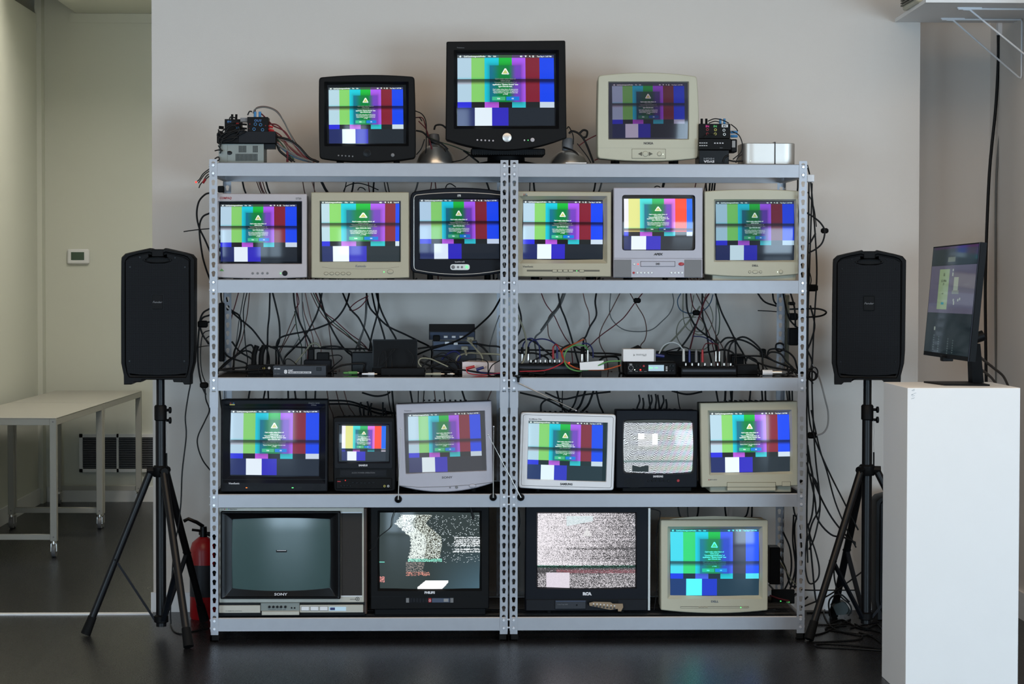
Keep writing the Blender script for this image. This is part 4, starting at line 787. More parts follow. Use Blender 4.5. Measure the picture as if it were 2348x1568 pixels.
# ------------------------------------------------------------------ loudspeakers on stands
def make_speaker():
    ox, oy, s = 370.5, 879.4, 546.
    cv = lambda L: [Vector(((u-ox)/s, (oy-v)/s)) for u, v in L]
    out_ = cv([(353.5, 571), (357.5, 573.6), (383, 573.6), (387.3, 571), (430, 580.5), (445.5, 585), (453.5, 594.5), (453, 700), (452.5, 800), (450.5, 830), (443.5, 858), (443, 879.4), (429, 879.4), (427, 874.5), (405.5, 874), (404, 868.5), (370, 868.5), (332.7, 868.5), (331, 874), (314.5, 874.5), (309.5, 879.4), (293, 879.4), (292.7, 858), (287, 831), (287, 700), (288, 600), (288.8, 592), (297.6, 583.5), (320, 578)])
    t = thing('loudspeaker', 'black loudspeaker with perforated front on the left tripod stand', 'loudspeaker', (0, 0, 0), 'black loudspeakers')
    oc = Vector((0, .27)); D = .27
    b = MB(); b.loft([L3(scale_loop(out_, .985, oc), .0), L3(out_, .012), L3(out_, .10), L3(scale_loop(out_, (.93, .985), oc), .18), L3(scale_loop(out_, (.8, .95), oc), D)], 'black', False, True)
    inn = cv([(352, 581), (358, 583), (383, 583), (389, 581), (428, 588.5), (437, 592), (443.5, 600), (443.5, 700), (443, 800), (441, 832), (437, 853), (433, 862), (420, 862), (412, 862), (404, 862), (396, 862), (370, 862.5), (345, 862), (335, 862), (322, 862), (312, 862), (306, 861), (301.5, 853), (297, 832), (297, 700), (297.5, 606), (299, 600), (306, 592), (325, 586)])
    b.loft([L3(scale_loop(out_, .985, oc), .0), L3(scale_loop(inn, 1.015, oc), .0), L3(inn, .006), L3(scale_loop(inn, .97, oc), .008)], 'black'); b.build('cabinet', t, 40)
    gl = cv([(349, 584.5), (350.5, 591), (339, 597.5), (341, 602), (355, 605.5), (386, 605.5), (400, 602), (402, 597.5), (391.5, 591), (392, 584.5), (428, 592.5), (440.5, 600), (440.6, 700), (440.4, 831), (436, 853), (410, 856.5), (370.5, 857.5), (330, 856.5), (302.5, 853), (298.8, 828), (299, 700), (299, 600), (310, 593)])
    g = MB(); g.prism([(p.x, p.y) for p in gl], -.001, .012, 'grille'); g.build('grille', t, 0)
    P = lambda u, v: ((u-ox)/s, (oy-v)/s)
    h = MB(); hx, hz = P(370.3, 598)
    h.loft([[(hx+.056*k*math.cos(a), y, hz+.0105*k*math.sin(a)) for a in [i*.2618 for i in range(24)]] for k, y in ((1.1, .0), (1.05, -.004), (.92, -.004), (.85, .004))], 'black', False, True)
    h.box(P(357, 0)[0], P(384, 0)[0], -.001, .02, P(0, 591)[1], P(0, 574)[1], 'black', .003); h.build('handle', t, 40)
    p = MB(); x0, z0 = P(357.5, 709.5); x1, z1 = P(382.5, 676); p.box(x0-.003, x1+.003, -.002, .002, z0-.003, z1+.003, 'gloss', .002); p.box(x0, x1, -.0045, 0, z0, z1, 'black', .002)
    V, Fc, w = glyphs('Fender', .01); sc = .0085; cxz = ((x0+x1)/2, (z0+z1)/2)
    p.add([(cxz[0]+(x-w/2)*.0385/w+y*.003, -.0052, cxz[1]+(y-.5)*sc) for x, y in V], Fc, 'inkgrey'); p.build('badge', t, 40)
    for u, v in ((309, 614), (432, 614), (307, 826), (430, 826), (331, 592), (410, 593)):
        q = MB(); x, z = P(u, v); q.cyl((x, 0, z), (x, -.0035, z), .005, .004, 'gloss', 10); q.build('screw', t)
    return t
def stand(px, Y, feet, label, zt=1.085):
    X = at(px, 900, Y).x; t = thing('speaker_stand', label, 'stand', (X, Y, 0), 'tripod speaker stands')
    P3 = lambda z: Vector((X, Y, z))
    parts(t, ('outer_tube', lambda b: b.cyl(P3(.035), P3(.95), .0215, .0215, 'pole', 24)), ('inner_pole', lambda b: b.cyl(P3(.9), P3(zt), .0175, .0175, 'pole', 24)), ('collar', lambda b: b.lathe([(.0215, 0), (.026, .004), (.026, .06), (.021, .066)], (X, Y, .90), 'black', caps=(True, True))),
          ('hub', lambda b: (b.lathe([(.03, 0), (.034, .006), (.034, .04), (.028, .047)], (X, Y, .665), 'black', caps=(True, True)),)), ('lower_collar', lambda b: b.lathe([(.022, 0), (.03, .004), (.03, .028), (.022, .034)], (X, Y, .05), 'black', caps=(True, True))))
    for zz in (.945, .902): parts(t, ('knob', lambda b: (b.cyl((X+.02, Y-.004, zz), (X+.035, Y-.01, zz), .006, .006, 'black', 10), b.lathe([(.008, -.006), (.014, -.004), (.014, .004), (.008, .006)], (X+.041, Y-.012, zz), 'black', 'x', 10, (True, True)))))
    parts(t, ('locking_pin', lambda b: (b.tube([(X+.024, Y-.012, .90), (X+.027, Y-.014, .85), (X+.024, Y-.014, .80), (X+.027, Y-.014, .765)], .0008, 'greyd', 4), b.cyl((X+.026, Y-.014, .765), (X+.026, Y-.014, .70), .0035, .0035, 'black', 8))))
    for fx, fy in feet:
        d = Vector((fx-X, fy-Y, 0)); L = d.length; d.normalize(); h = P3(.68)+d*.045; f = Vector((fx, fy, .012)); ax = (f-h).normalized(); sd = Vector((-d.y, d.x, 0))
        b = MB(); b.cyl(h, f-ax*.03, .0158, .0158, 'pole', 16); lg = b.build('leg', t)
        b = MB(); b.cyl(f-ax*.075, f+ax*.004, .018, .0215, 'rubber', 16); b.build('rubber_foot', lg)
        b = MB(); b.tube([P3(.69)+d*.02, P3(.69)+d*.058], .016, 'black', 8); b.build('leg_bracket', t)
        b = MB(); m_ = h+(f-h)*.54; q = P3(.065)+d*.028
        for sg in (-1, 1):
            o_ = sd*sg*.0
        b.loft([[p+sd*.009-Vector((0, 0, .008)), p+sd*.009+Vector((0, 0, .008)), p-sd*.009+Vector((0, 0, .008)), p-sd*.009-Vector((0, 0, .008))] for p in (m_, q)], 'black2', True, True); b.cyl(m_-sd*.018, m_+sd*.018, .005, .005, 'black', 8); b.build('brace', t)
    return t
stand(368, .18, ((-1.761, .148), (-1.297, -.179), (-1.309, .528)), 'black tripod speaker stand on the left, by the opening to the back room')
stand(1989, .20, ((1.246, -.048), (1.46, .60), (1.90, .10)), 'black tripod speaker stand on the right, between shelving and white pedestal')
sp = make_speaker(); c = at(370.5, 868, .18); sp.location = (c.x, .06, c.z-.0195)
zb_ = c.z
c2 = at(1979.5, 869, .2); s2 = copy_thing(sp, (c2.x+.002, .09, c2.z-.0195), 'black loudspeaker with perforated front on the right tripod stand', -.16)
s3 = copy_thing(sp, (at(2000, 1300, .56).x+.155, .5, 0), 'black loudspeaker standing on the floor, half hidden behind the white pedestal', .0)

# ------------------------------------------------------------------ pedestal, slanted display, wall shelf
t = thing('pedestal', 'tall white display pedestal at the right edge with a slanted screen on it', 'pedestal', (1.592, -1.085, 0))
b = MB(); b.box(1.389, 1.795, -1.303, -.867, 0, 1.114, 'white', .0015); b.build('plinth', t, 20)
sc_ = MB()
for i in range(9):
    u, v = 2089+random.random()*10, 892+random.random()*26; p0 = at(u, v, -1.3035); sc_.tube([p0, p0+Vector((.006+.004*random.random(), 0, .003))], .0004, 'inkgrey', 4)
sc_.build('scuff_marks', t)
zp = 1.114
tl_, tr_, br_, bl_ = at(2140.5, 566.2, -.80), at(2249.6, 555, -1.40), at(2223, 829, -1.36), at(2117.5, 813.4, -.78)
t = thing('display', 'thin black display angled sideways on top of the white pedestal', 'monitor', (at(2225, 884, -1.0).x, -1.0, zp))
nrm = (tr_-tl_).cross(bl_-tl_).normalized(); nrm = nrm if nrm.x > 0 else -nrm
def pl(U, V, e=0.0): return (tl_*(1-U)+tr_*U)*(1-V)+(bl_*(1-U)+br_*U)*V - nrm*e
b = MB(); b.loft([[pl(0, 0), pl(1, 0), pl(1, 1), pl(0, 1)], [pl(0, 0, -.022), pl(1, 0, -.022), pl(1, 1, -.022), pl(0, 1, -.022)]], 'black', True, True); b.build('panel', t, 20)
b = MB(); b.loft([[pl(.975, .0, .001), pl(.992, .0, .001)], [pl(.975, 1, .001), pl(.992, 1, .001)]], 'slate', closed=False); b.build('edge_trim', t, 20)
def dcol(U, V):
    c = np.zeros(U.shape+(3,)); c[:] = lum((24, 34, 38))
    c[V < .17] = lum((32, 42, 46)); k = (V >= .175) & (V < .625); c[k] = lum((76, 74, 90)); k = (U > .02) & (V < .02); c[k] = lum((50, 34, 60))
    k = (U > .2) & (U < .43) & (V > .21) & (V < .585); c[k] = lum((112, 130, 100)); k = (U > .29) & (U < .35) & (V > .52) & (V < .55); c[k] = lum((30, 110, 118))
    k = (U > .54) & (U < .64) & (V > .285) & (V < .41); c[k] = lum((118, 128, 118)); k = (U > .51) & (U < .66) & (V > .41) & (V < .445); c[k] = lum((96, 104, 100)); k = (U > .36) & (U < .53) & (V > .1) & (V < .14); c[k] = lum((84, 92, 84))
    for a_, b2 in ((.5, .22), (.5, .26), (.56, .5), (.57, .53), (.66, .5), (.7, .49), (.2, .77)): k = (abs(U-a_) < .012) & (abs(V-b2) < .014); c[k] = lum((130, 140, 130))
    for i in range(5):
        for j in range(7): k = (abs(U-.2-.11*i) < .012) & (abs(V-.84-.022*j-.008*i) < .004); c[k] = lum((70, 82, 82))
    return c
nx, ny = 80, 90; vs = [tuple(pl(.015+.955*i/nx, .012+.95*j/ny, .0015)) for j in range(ny+1) for i in range(nx+1)]
fs = [(j*(nx+1)+i, (j+1)*(nx+1)+i, (j+1)*(nx+1)+i+1, j*(nx+1)+i+1) for j in range(ny) for i in range(nx)]
U, V = np.meshgrid((np.arange(nx)+.5)/nx, (np.arange(ny)+.5)/ny); colmesh('screen', t, vs, fs, np.repeat(dcol(U, V).reshape(-1, 3), 4, axis=0))
b = MB()
for st, U0, V0, hh, k in (('Ep 20 of Mobile', .315, .315, .022, 'ink'), ('UPs', .315, .345, .022, 'ink'), ('Alk', .315, .26, .03, 'ink'), ('available', .31, .43, .012, 'ink')):
    Vg, Fc, w = glyphs(st); ww = min(.2, w*hh*.55); b.add([pl(U0+(x-w/2)*ww/w, V0-(y-.5)*hh, .0025) for x, y in Vg], Fc, k)
b.build('lettering', t, 0)
ap, aq = at(2236, 800, -1.06), at(2238, 884, -1.02)
b = MB(); wv = Vector((.022, 0, 0)); 
def arm(p, w_, d_): return [p+Vector((-w_, -d_, 0)), p+Vector((w_, -d_, 0)), p+Vector((w_, d_, 0)), p+Vector((-w_, d_, 0))]
aq.z = zp+.006; b.loft([arm(ap+Vector((-.006, 0, .02)), .018, .03), arm(aq, .021, .035)], 'black', True, True); b.cyl(ap+Vector((-.03, 0, .03)), ap+Vector((.03, 0, .05)), .02, .02, 'black', 20); b.cyl(ap+Vector((0, 0, .04)), pl(.44, .80, -.01), .018, .022, 'black', 16); b.build('stand_arm', t, 30)
b = MB(); z1 = at(2140, 880, -.95); bx0, bx1 = at(2118, 880, -.93).x, at(2259, 886, -1.1).x
b.loft([[(bx0, -.93, z), (bx0+.03, -1.14, z), (bx1, -1.17, z), (bx1, -.93, z)] for z in (zp, zp+.006)], 'black', True, True); b.build('base_plate', t, 20)
b = MB(); pm_ = pl(.45, 1.0); b.box(pm_.x-.01, pm_.x+.03, pm_.y-.03, pm_.y+.01, pm_.z-.012, pm_.z+.01, 'black', .002); b.build('sensor_bar', t)
# shelf high on the right wall
zs = at(2054, 50, .78).z; xl = at(2054, 50, .78).x
t = thing('wall_shelf', 'white board shelf on wire brackets high in the upper right corner', 'shelf', (2.0, .4, zs))
b = MB(); yf = .05; xf_ = at(2123, 8, yf).x
b.loft([[(xl, .80, z), (xf_, yf, z), (2.289, yf, z), (2.289, .80, z)] for z in (zs, zs+.016)], 'white', True, True); b.build('shelf_board', t, 20)
for Yb, u0 in ((.22, 2197), (.62, 2160)):
    x0 = at(u0, 35, Yb).x; b = MB(); zq = zs-.006
    b.tube([(x0, Yb, zq), (2.28, Yb, zq), (2.283, Yb, zq-.008), (2.283, Yb, zs-.25), (2.28, Yb, zs-.262), (2.27, Yb, zs-.258), (x0+.05, Yb, zq-.004), (x0+.02, Yb, zq-.002)], .0042, 'wht', 8); b.box(x0-.004, x0+.1, Yb-.006, Yb+.006, zq+.001, zs, 'wht')
    b.build('wire_bracket', t, 40)
bx = at(2066, 20, .42).x
t = thing('beige_device', 'pale green-grey ribbed device at the end of the high wall shelf', 'device', (bx+.12, .35, zs+.016))
parts(t, ('case', lambda b: b.box(bx+.022, bx+.24, .2, .5, zs+.016, zs+.18, 'beige2', .006)), ('cooling_ribs', lambda b: [b.box(bx+.014, bx+.03, .2, .5, zs+.034+i*.011, zs+.040+i*.011, 'beiged') for i in range(8)]), ('round_vent', lambda b: b.torus((bx+.1, .198, zs+.075), .03, .007, 'beige2')))

# ------------------------------------------------------------------ fire extinguisher
xe, ye = at(467, 1400, .62).x, .62
t = thing('fire_extinguisher', 'red fire extinguisher on the floor behind the left speaker stand', 'fire extinguisher', (xe, ye, 0))
parts(t, ('cylinder', lambda b: b.lathe([(.055, 0), (.06, .012), (.06, .30), (.05, .335), (.03, .352), (.02, .36)], (xe, ye, 0), 'redext', caps=(True, True))), ('valve', lambda b: (b.cyl((xe, ye, .35), (xe, ye, .405), .017, .015, 'gloss'), b.cyl((xe-.02, ye, .375), (xe+.05, ye, .375), .007, .007, 'gloss'))),
      ('handle', lambda b: (b.tube([(xe, ye, .405), (xe-.03, ye-.005, .425), (xe-.065, ye-.01, .44), (xe-.085, ye-.01, .43)], .0085, 'gloss'), b.tube([(xe, ye, .385), (xe-.05, ye-.008, .392)], .006, 'gloss'))),
      ('hose', lambda b: b.tube(crom([(xe+.02, ye-.01, .375), (xe+.055, ye-.03, .35), (xe+.06, ye-.05, .2), (xe+.045, ye-.062, .08)]), .009, 'rubber')), ('instruction_label', lambda b: b.lathe([(.0606, .1), (.0606, .24)], (xe, ye, 0), 'slated')))

# ------------------------------------------------------------------ things on top of the shelving
Z0 = ZTOP[0]
def gad(name, label, cat, u0, v0, u1, v1, Y, d, k='black', bev=.002, base=None, group=None, pname='case'):
    c = at((u0+u1)/2, v1, Y); z = c.z if base is None else base
    t = thing(name, label, cat, (c.x, Y+d/2, z), group); a_, b_ = at(u0, v0, Y), at(u1, v1, Y)
    b = MB(); b.box(a_.x, b_.x, Y, Y+d, z, a_.z, k, bev); b.build(pname, t, 30); return t
t = gad('power_supply', 'grey slotted metal power supply box at the left end of the top shelf', 'power supply', 501.5, 329.5, 605, 372, .1, .16, 'psu', .001, Z0)
parts(t, ('vent_slots', lambda b: ([b.pbox(547.5+3*i, 334, 549.3+3*i, 349.5, .0993, .002, 'gloss') for i in range(6)]+[b.pbox(580+3*i, 334, 581.8+3*i, 349.5, .0993, .002, 'gloss') for i in range(4)]+[b.pbox(540.5+3*i, 352.5, 542.3+3*i, 369, .0993, .002, 'gloss') for i in range(17)])), ('cable_hole', lambda b: b.pdisc(526, 350.5, .0995, 6.5, 4.6, 'gloss', .001)), ('side_fin', lambda b: b.pbox(501.5, 332, 521, 372, .096, .004, 'psu')))
tr = gad('amplifier', 'black amplifier box resting askew on the grey power supply', 'amplifier', 497, 303.5, 633, 329.5, .09, .17, 'black', .004)
parts(tr, ('foot', lambda b: b.pbox(602, 329.5, 631, 341, .12, .06, 'gloss')), ('side_panel', lambda b: b.pbox(547, 301, 632, 328, .087, .004, 'black2', .001)))
t = gad('patch_box', 'black connector box marked IN leaning behind the OUT box', 'connector box', 515, 273, 553, 304, .14, .07, 'black', .001)
parts(t, ('lettering', lambda b: b.text('IN', 525.5, 279, .14, 4.4, 'inkblue', 9, bold=.03)))
for u in (532.5, 542): parts(t, ('plug', lambda b: b.cyl(at(u, 262, .16), at(u-.5, 274, .16), .0048, .0048, 'rubber', 10)))
t = gad('patch_box', 'black connector box marked OUT with blue plugs, highest in the left stack', 'connector box', 567, 268, 614.5, 302, .10, .09, 'black', .001)
parts(t, ('lettering', lambda b: b.text('OUT', 591.5, 276.5, .10, 5, 'inkblue', 17, bold=.03, rot=-.05)), ('side_label', lambda b: b.pbox(551, 270, 567, 279, .12, .06, 'greyd')), ('polarity_marks', lambda b: (b.text('+', 573, 284.5, .1, 4, 'inkred'), b.text('-', 571.5, 294, .1, 4, 'inkred'), b.text('+', 609, 288, .1, 4, 'inkred'))),
      ('sockets', lambda b: [b.pring(u, v, .10, 3, 3, 'bluep', 1) for u, v in ((585.5, 284.6), (597.5, 286), (582.5, 296), (602, 297.5))]))
for u in (584.8, 596): parts(t, ('blue_plug', lambda b: b.cyl(at(u, 256, .13), at(u, 269, .13), .0055, .0055, 'bluep', 10)))
for i, (u, v) in enumerate(((548, 284), (548, 293.5))): parts(t, ('banana_plug', lambda b: (b.cyl(at(u, v, .12), at(u+18, v+1.5, .12), .004, .004, 'rubber', 8), b.cyl(at(u-6, v-.5, .12), at(u, v, .12), .0055, .0055, 'red' if i == 0 else 'bluep', 8))))
for u, v, u2, v2 in ((614, 289, 626, 292), (614, 296, 628, 300), (616, 303, 630, 303)): parts(t, ('red_plug', lambda b: b.cyl(at(u, v, .13), at(u2, v2, .13), .0055, .0045, 'red', 8)))
for u, v in ((502, 292), (500, 303)): parts(tr, ('plug', lambda b: b.cyl(at(u, v, .12), at(u+11, v+1, .12), .0065, .0065, 'rubber', 8)))
# clamp lamps
def clamp_lamp(cx, r, vtop, vsock, label, tilt):
    Y = .33; c = at(cx, 372, Y); q = 1/537.; R_ = r*q; H = (372.5-vtop)*q
    t = thing('clamp_lamp', label, 'lamp', (c.x, Y, Z0), 'clamp lamps on the top shelf')
    prof = [(R_, 0), (R_*1.01, .004), (R_*.97, H*.25), (R_*.84, H*.52), (R_*.62, H*.78), (R_*.36, H*.95), (.022, H)]
    b = MB(); b.lathe(prof, (c.x, Y, Z0), 'chrome', n=40); b.lathe([(p*.985, h*.985) for p, h in prof], (c.x, Y, Z0), 'chrome', n=40); b.build('reflector', t, 60)
    b = MB(); hs = (vtop-vsock)*q; b.lathe([(.0235, -.01), (.024, hs*.6), (.021, hs), (.012, hs+.003)], (c.x+tilt, Y, Z0+H), 'greyd', caps=(True, True)); b.build('socket', t, 40)
    b = MB(); b.tube(crom([(c.x+tilt-.02, Y-.03, Z0+H+.01), (c.x+tilt+.03, Y-.04, Z0+H-.01), (c.x+tilt+.055, Y-.05, Z0+H-.05)]), .004, 'gloss'); b.build('clamp', t)
clamp_lamp(1000.5, 46, 321, 298.5, 'chrome dome clamp lamp lying between the two black monitors on top', -.01)
clamp_lamp(1304, 45.5, 333, 307, 'chrome dome clamp lamp lying between the largest monitor and a beige one', -.005)
b = MB(); b.box(at(1297, 370, .03).x, at(1345, 370, .03).x, .03, .09, Z0, Z0+.006, 'paper', .0005); tag(b.build('paper_slip'), 'small white slip lying at the front edge of the top shelf', 'paper')
# right stack
t = gad('patch_box', 'black connector box with pink, green and white IN marks, top of the right stack', 'connector box', 1603, 283.5, 1674.5, 317, .12, .1, 'black', .001)
parts(t, ('lettering', lambda b: (b.text('IN', 1622, 289.4, .12, 4.6, 'inkpink', 7.5, bold=.03), b.text('IN', 1639.8, 289.4, .12, 4.6, 'inkgreen', 7.5, bold=.03))), ('tape_label', lambda b: (b.pbox(1655, 285.3, 1669, 291.8, .1195, .002, 'paper'), b.text('IN', 1661.5, 288.6, .1193, 3.6, 'ink', 8, bold=.05))),
      ('sockets', lambda b: [b.pring(u, v, .12, 2.6, 2.6, k, 1) for u, v, k in ((1622, 297, 'inkred'), (1622, 307, 'inkred'), (1640.5, 297.5, 'yel'), (1640, 307, 'yel'), (1660, 298.5, 'chrome'), (1661, 308, 'chrome'))]))
for u, k in ((1609, 'rubber'), (1619.5, 'rubber'), (1651.5, 'bluep'), (1661, 'bluep')): parts(t, ('plug', lambda b: b.cyl(at(u, 272, .16), at(u, 284.5, .16), .0052, .0052, k, 10)))
for v in (303, 312): parts(t, ('blue_plug', lambda b: b.cyl(at(1675, v, .16), at(1691, v, .16), .006, .006, 'bluep', 10)))
t = gad('audio_unit', 'black audio unit with rows of white printing, middle of the right stack', 'audio equipment', 1603, 317.6, 1677, 343.4, .10, .14, 'black', .002)
parts(t, ('side_handle', lambda b: (b.pbox(1677, 319, 1690, 349, .11, .1, 'black', .003), b.pbox(1678.5, 322.5, 1686, 338, .1085, .002, 'clgy'))), ('printed_marks', lambda b: ([b.pbox(1603.5+5*i, v, 1607+5*i, v+1.6, .0993, .002, 'inkw') for i in range(4) for v in (327, 333)]+[b.pbox(1637.5+6*i, 327, 1641+6*i, 329.2, .0993, .002, 'inkw') for i in range(4)])), ('lettering', lambda b: b.text('POLY', 1654, 339, .10, 2, 'inkgrey')))
t = gad('power_supply', 'black power supply box at the bottom of the right stack with upside-down lettering', 'power supply', 1603, 344, 1671.5, 374, .10, .15, 'gloss', .002, Z0)
parts(t, ('lettering', lambda b: (b.text('EVGA', 1625.5, 370.4, .10, 5, 'inkw', 24, rot=math.pi, bold=.03), b.text('HIGH', 1625.5, 364, .10, 4.4, 'inkgrey', 24, rot=math.pi, bold=.03))))
# silver desktop computer
a_ = at(1703, 372, .1); e_ = at(1825, 372, .1)
t = thing('desktop_computer', 'silver rounded desktop computer with a black strap at the right end on top', 'computer', ((a_.x+e_.x)/2, .2, Z0))
Lq = lambda z, i: [(p.x, p.y, z) for p in qloop([Vector((a_.x+i, .30-i)), Vector((e_.x-i, .30-i)), Vector((e_.x-i, .10+i)), Vector((a_.x+i, .10+i))], .038)]
ht = at(1760, 327.5, .1).z
parts(t, ('case', lambda b: b.loft([Lq(Z0+.003, .004), Lq(Z0+.006, 0), Lq(ht-.003, 0), Lq(ht, .003)], 'alu', True, True)), ('strap', lambda b: b.loft([[(at(1776, 350, .1).x+x_, y, z) for y, z in ((.098, Z0), (.098, ht+.0016), (.302, ht+.0016), (.302, Z0), (.304, Z0), (.304, ht+.004), (.096, ht+.004), (.096, Z0))] for x_ in (0, .0035)], 'gloss', True, True)), ('power_light', lambda b: b.pdisc(1721, 369, .102, .8, .8, 'ledw')))
b = MB(); b.pbox(1850.5, 400, 1867.5, 417, .05, .05, 'wht', .002); tag(b.build('cable_clip'), 'white plastic clip holding cables at the upper right of the shelving', 'clip')

# ------------------------------------------------------------------ antennas
for bu, bv, tu, tv, lb in ((913, 1145.5, 919, 982, 'telescopic antenna standing in front of the silver leaning monitor, left side'), (1131, 1141, 1132, 978, 'telescopic antenna standing upright left of the two middle posts'), (1194.5, 1141, 1119.5, 997, 'telescopic antenna slanting across the two middle posts')):
    p = at(bu, bv, -.018); q = at(tu, tv, -.03); d = (q-p)
    t = thing('antenna', lb, 'antenna', (p.x, 0, p.z), 'magnetic rod antennas')
    parts(t, ('magnetic_base', lambda b: b.lathe([(.0155, 0), (.0155, -.004), (.011, -.012), (.005, -.016)], (p.x, .0015, p.z), 'gloss', 'y', 28, (True, True))), ('rod', lambda b: (b.cyl(p, p+d*.35, .0021, .0021, 'chrome', 8), b.cyl(p+d*.35, p+d*.7, .0016, .0016, 'chrome', 8), b.cyl(p+d*.7, q, .0011, .0011, 'chrome', 8), b.sphere(q, .0036, 'rivet'))))
p = at(1188.5, 878, -.02); q = at(1321, 941, .03)
t = thing('antenna', 'telescopic antenna pointing down to the right from the middle shelf post', 'antenna', (p.x, 0, p.z), 'magnetic rod antennas')
parts(t, ('magnetic_base', lambda b: b.lathe([(.016, 0), (.0165, -.006), (.006, -.012), (.004, -.03)], at(1188.5, 860, -.015), 'gloss', 'z', 24, (True, True))), ('rod', lambda b: (b.cyl(p, p+(q-p)*.5, .002, .002, 'chrome', 8), b.cyl(p+(q-p)*.5, q, .0014, .0014, 'chrome', 8), b.sphere(q, .0034, 'rivet'))))

# ------------------------------------------------------------------ electronics on the middle shelf
Z3 = 1.0905
def ZA(x, y): return 470+x/6.03, 650+y/6.03
def ZB(x, y): return 820+x/6.03, 650+y/6.03
def ZC(x, y): return 1170+x/6.03, 650+y/6.03
def ZD(x, y): return 1500+x/5.6, 650+y/5.6
t = gad('video_splitter', 'dark flat splitter box marked 8 PORT at the front of the left middle shelf', 'splitter', 626, 838.5, 747.8, 860, .12, .12, 'slated', .001, Z3)
parts(t, ('lettering', lambda b: (b.text('8', 655, 852, .12, 8, 'inkw', 7.5, bold=.06), b.text('PORT', 666.5, 849.2, .12, 3.4, 'inkw', 11, bold=.04), b.pbox(661, 851.6, 713.6, 856.2, .1197, .002, 'inkw'), b.text('VIDEO AUDIO SPLITTER', 687, 853.9, .1195, 2.6, 'ink', 48, bold=.03), b.text('MT-VIKI', 635.5, 845.3, .12, 2.6, 'inkw', 13, bold=.04), b.text('MT-108AV', 635.5, 857, .12, 1.8, 'inkgrey', 12))), ('switch', lambda b: b.pbox(725.5, 842, 737, 850, .118, .004, 'gloss', .001)))
t = gad('adapter_box', 'small black box with two round sockets left of the splitter', 'adapter', 568, 836.5, 627, 847.5, .3, .08, 'black', .001, Z3)
for (u, v), k in ((ZA(815, 1170), 'yel'), (ZA(888, 1168), 'wht')): parts(t, ('socket', lambda b: (b.pring(u, v, .3, 2.2, 2.2, k, 1.2, .004), b.pdisc(u, v, .3, 1, 1, k, .004))))
for i, (x, lb) in enumerate(((710, 'black bent cable plug standing on the small socket box, nearer the post'), (810, 'black bent cable plug standing on the small socket box, farther from the post'))):
    b = MB(); u, v = ZA(x, 870); b.tube(crom([at(u+1.5, v-2, .34), at(u-2, v+8, .34), at(u-5, v+20, .34), at(u-6, 836.5, .34)]), .011, 'rubber', 10); tag(b.build('cable_plug'), lb, 'plug')
t = gad('power_strip', 'black power strip lying on the left middle shelf behind the splitter', 'power strip', 696.5, 825, 759, 843, .36, .1, 'black2', .004, Z3)
for u0, v0, u1, v1, lb in ((706, 800, 720, 825.5, 'narrow upright black adapter plugged into the power strip'), (726, 808, 754.5, 826, 'wide black adapter plugged into the power strip')): gad('power_adapter', lb, 'power adapter', u0, v0, u1, v1, .38, .05, 'black', .003)
gad('junction_box', 'black ribbed box between the power strip and the upright black panel', 'box', 806, 807, 856, 846, .36, .1, 'gloss', .004, Z3)
t = gad('flat_panel', 'dark upright tablet-like panel with stray cables on the left middle shelf', 'panel', 854, 778, 956.8, 843, .28, .02, 'black', .002, Z3)
parts(t, ('bezel', lambda b: b.loft([L3(cor(rect(854, 778, 956.8, 843), .28), .279), L3(cor(rect(856.5, 780.5, 954.5, 841), .28), .2785)], 'gloss')))
gad('equipment_bar', 'long low black bar in front of the dark upright panel', 'audio equipment', 873, 843.5, 974, 858.5, .16, .06, 'black', .002, Z3)
def boxtilt(name, label, u0, v0, u1, v1, Y, d, k, tilt, ports, base):
    t = thing(name, label, 'splitter', (at((u0+u1)/2, v1, Y).x, Y+d/2, base)); a_, b_ = at(u0, v0, Y), at(u1, v1, Y)
    pv = Matrix.Translation(Vector((0, Y, b_.z))) @ Matrix.Rotation(tilt, 4, 'X') @ Matrix.Translation(-Vector((0, Y, b_.z)))
    b = MB(); b.box(a_.x, b_.x, Y, Y+d, b_.z, a_.z, 'slated', .001); b.pbox(u0+3, v0+2, u1-1.5, v1-1, Y-.001, .002, k); b.xf(pv).build('case', t, 30)
    for u, v in ports:
        b = MB(); b.pbox(u-5, v-3, u+5, v+3, Y-.004, .004, 'chrome', .001); b.pbox(u-4, v-2, u+4, v+2, Y-.005, .002, 'wht'); b.xf(pv).build('video_port', t, 30)
boxtilt('video_splitter', 'blue-grey splitter box tipped forward with three white ports, uppermost', 983.5, 759, 1089.5, 779, .4, .12, 'slate', .25, ((1022, 771.5), (1040.3, 771.5), (1058, 771.5)), Z3)
boxtilt('video_splitter', 'blue-grey splitter box directly under the uppermost one', 991, 781.5, 1094, 803, .40, .12, 'slate', .0, ((1025, 786), (1045, 788)), Z3)
gad('video_splitter', 'dark splitter box at the bottom of the tipped stack', 'splitter', 993, 803.5, 1092, 842, .42, .12, 'slated', .002, Z3)
for (x, y), lb in (((1560, 770), 'beige video plug in the upper splitter box'), ((1480, 900), 'beige video plug in the lower splitter box')):
    u, v = ZB(x, y); b = MB(); b.pbox(u-8, v-5, u+8, v+4, .34, .03, 'tan', .003); b.cyl(at(u, v, .35), at(u+4, v+14, .3), .006, .004, 'tan', 10); tag(b.build('video_plug'), lb, 'plug')
u, v = ZB(1090, 740); b = MB(); b.pbox(u-8, v-4, u+8, v+9, .36, .03, 'rubber', .003); tag(b.build('video_plug'), 'black video plug at the left of the upper splitter box', 'plug')
t = thing('white_box', 'white cardboard-like box with a red and a navy plug before it', 'box', (at(1100, 855, .2).x, .26, Z3)); a_, b_ = at(1060, 829, .2), at(1133.4, 856, .2)
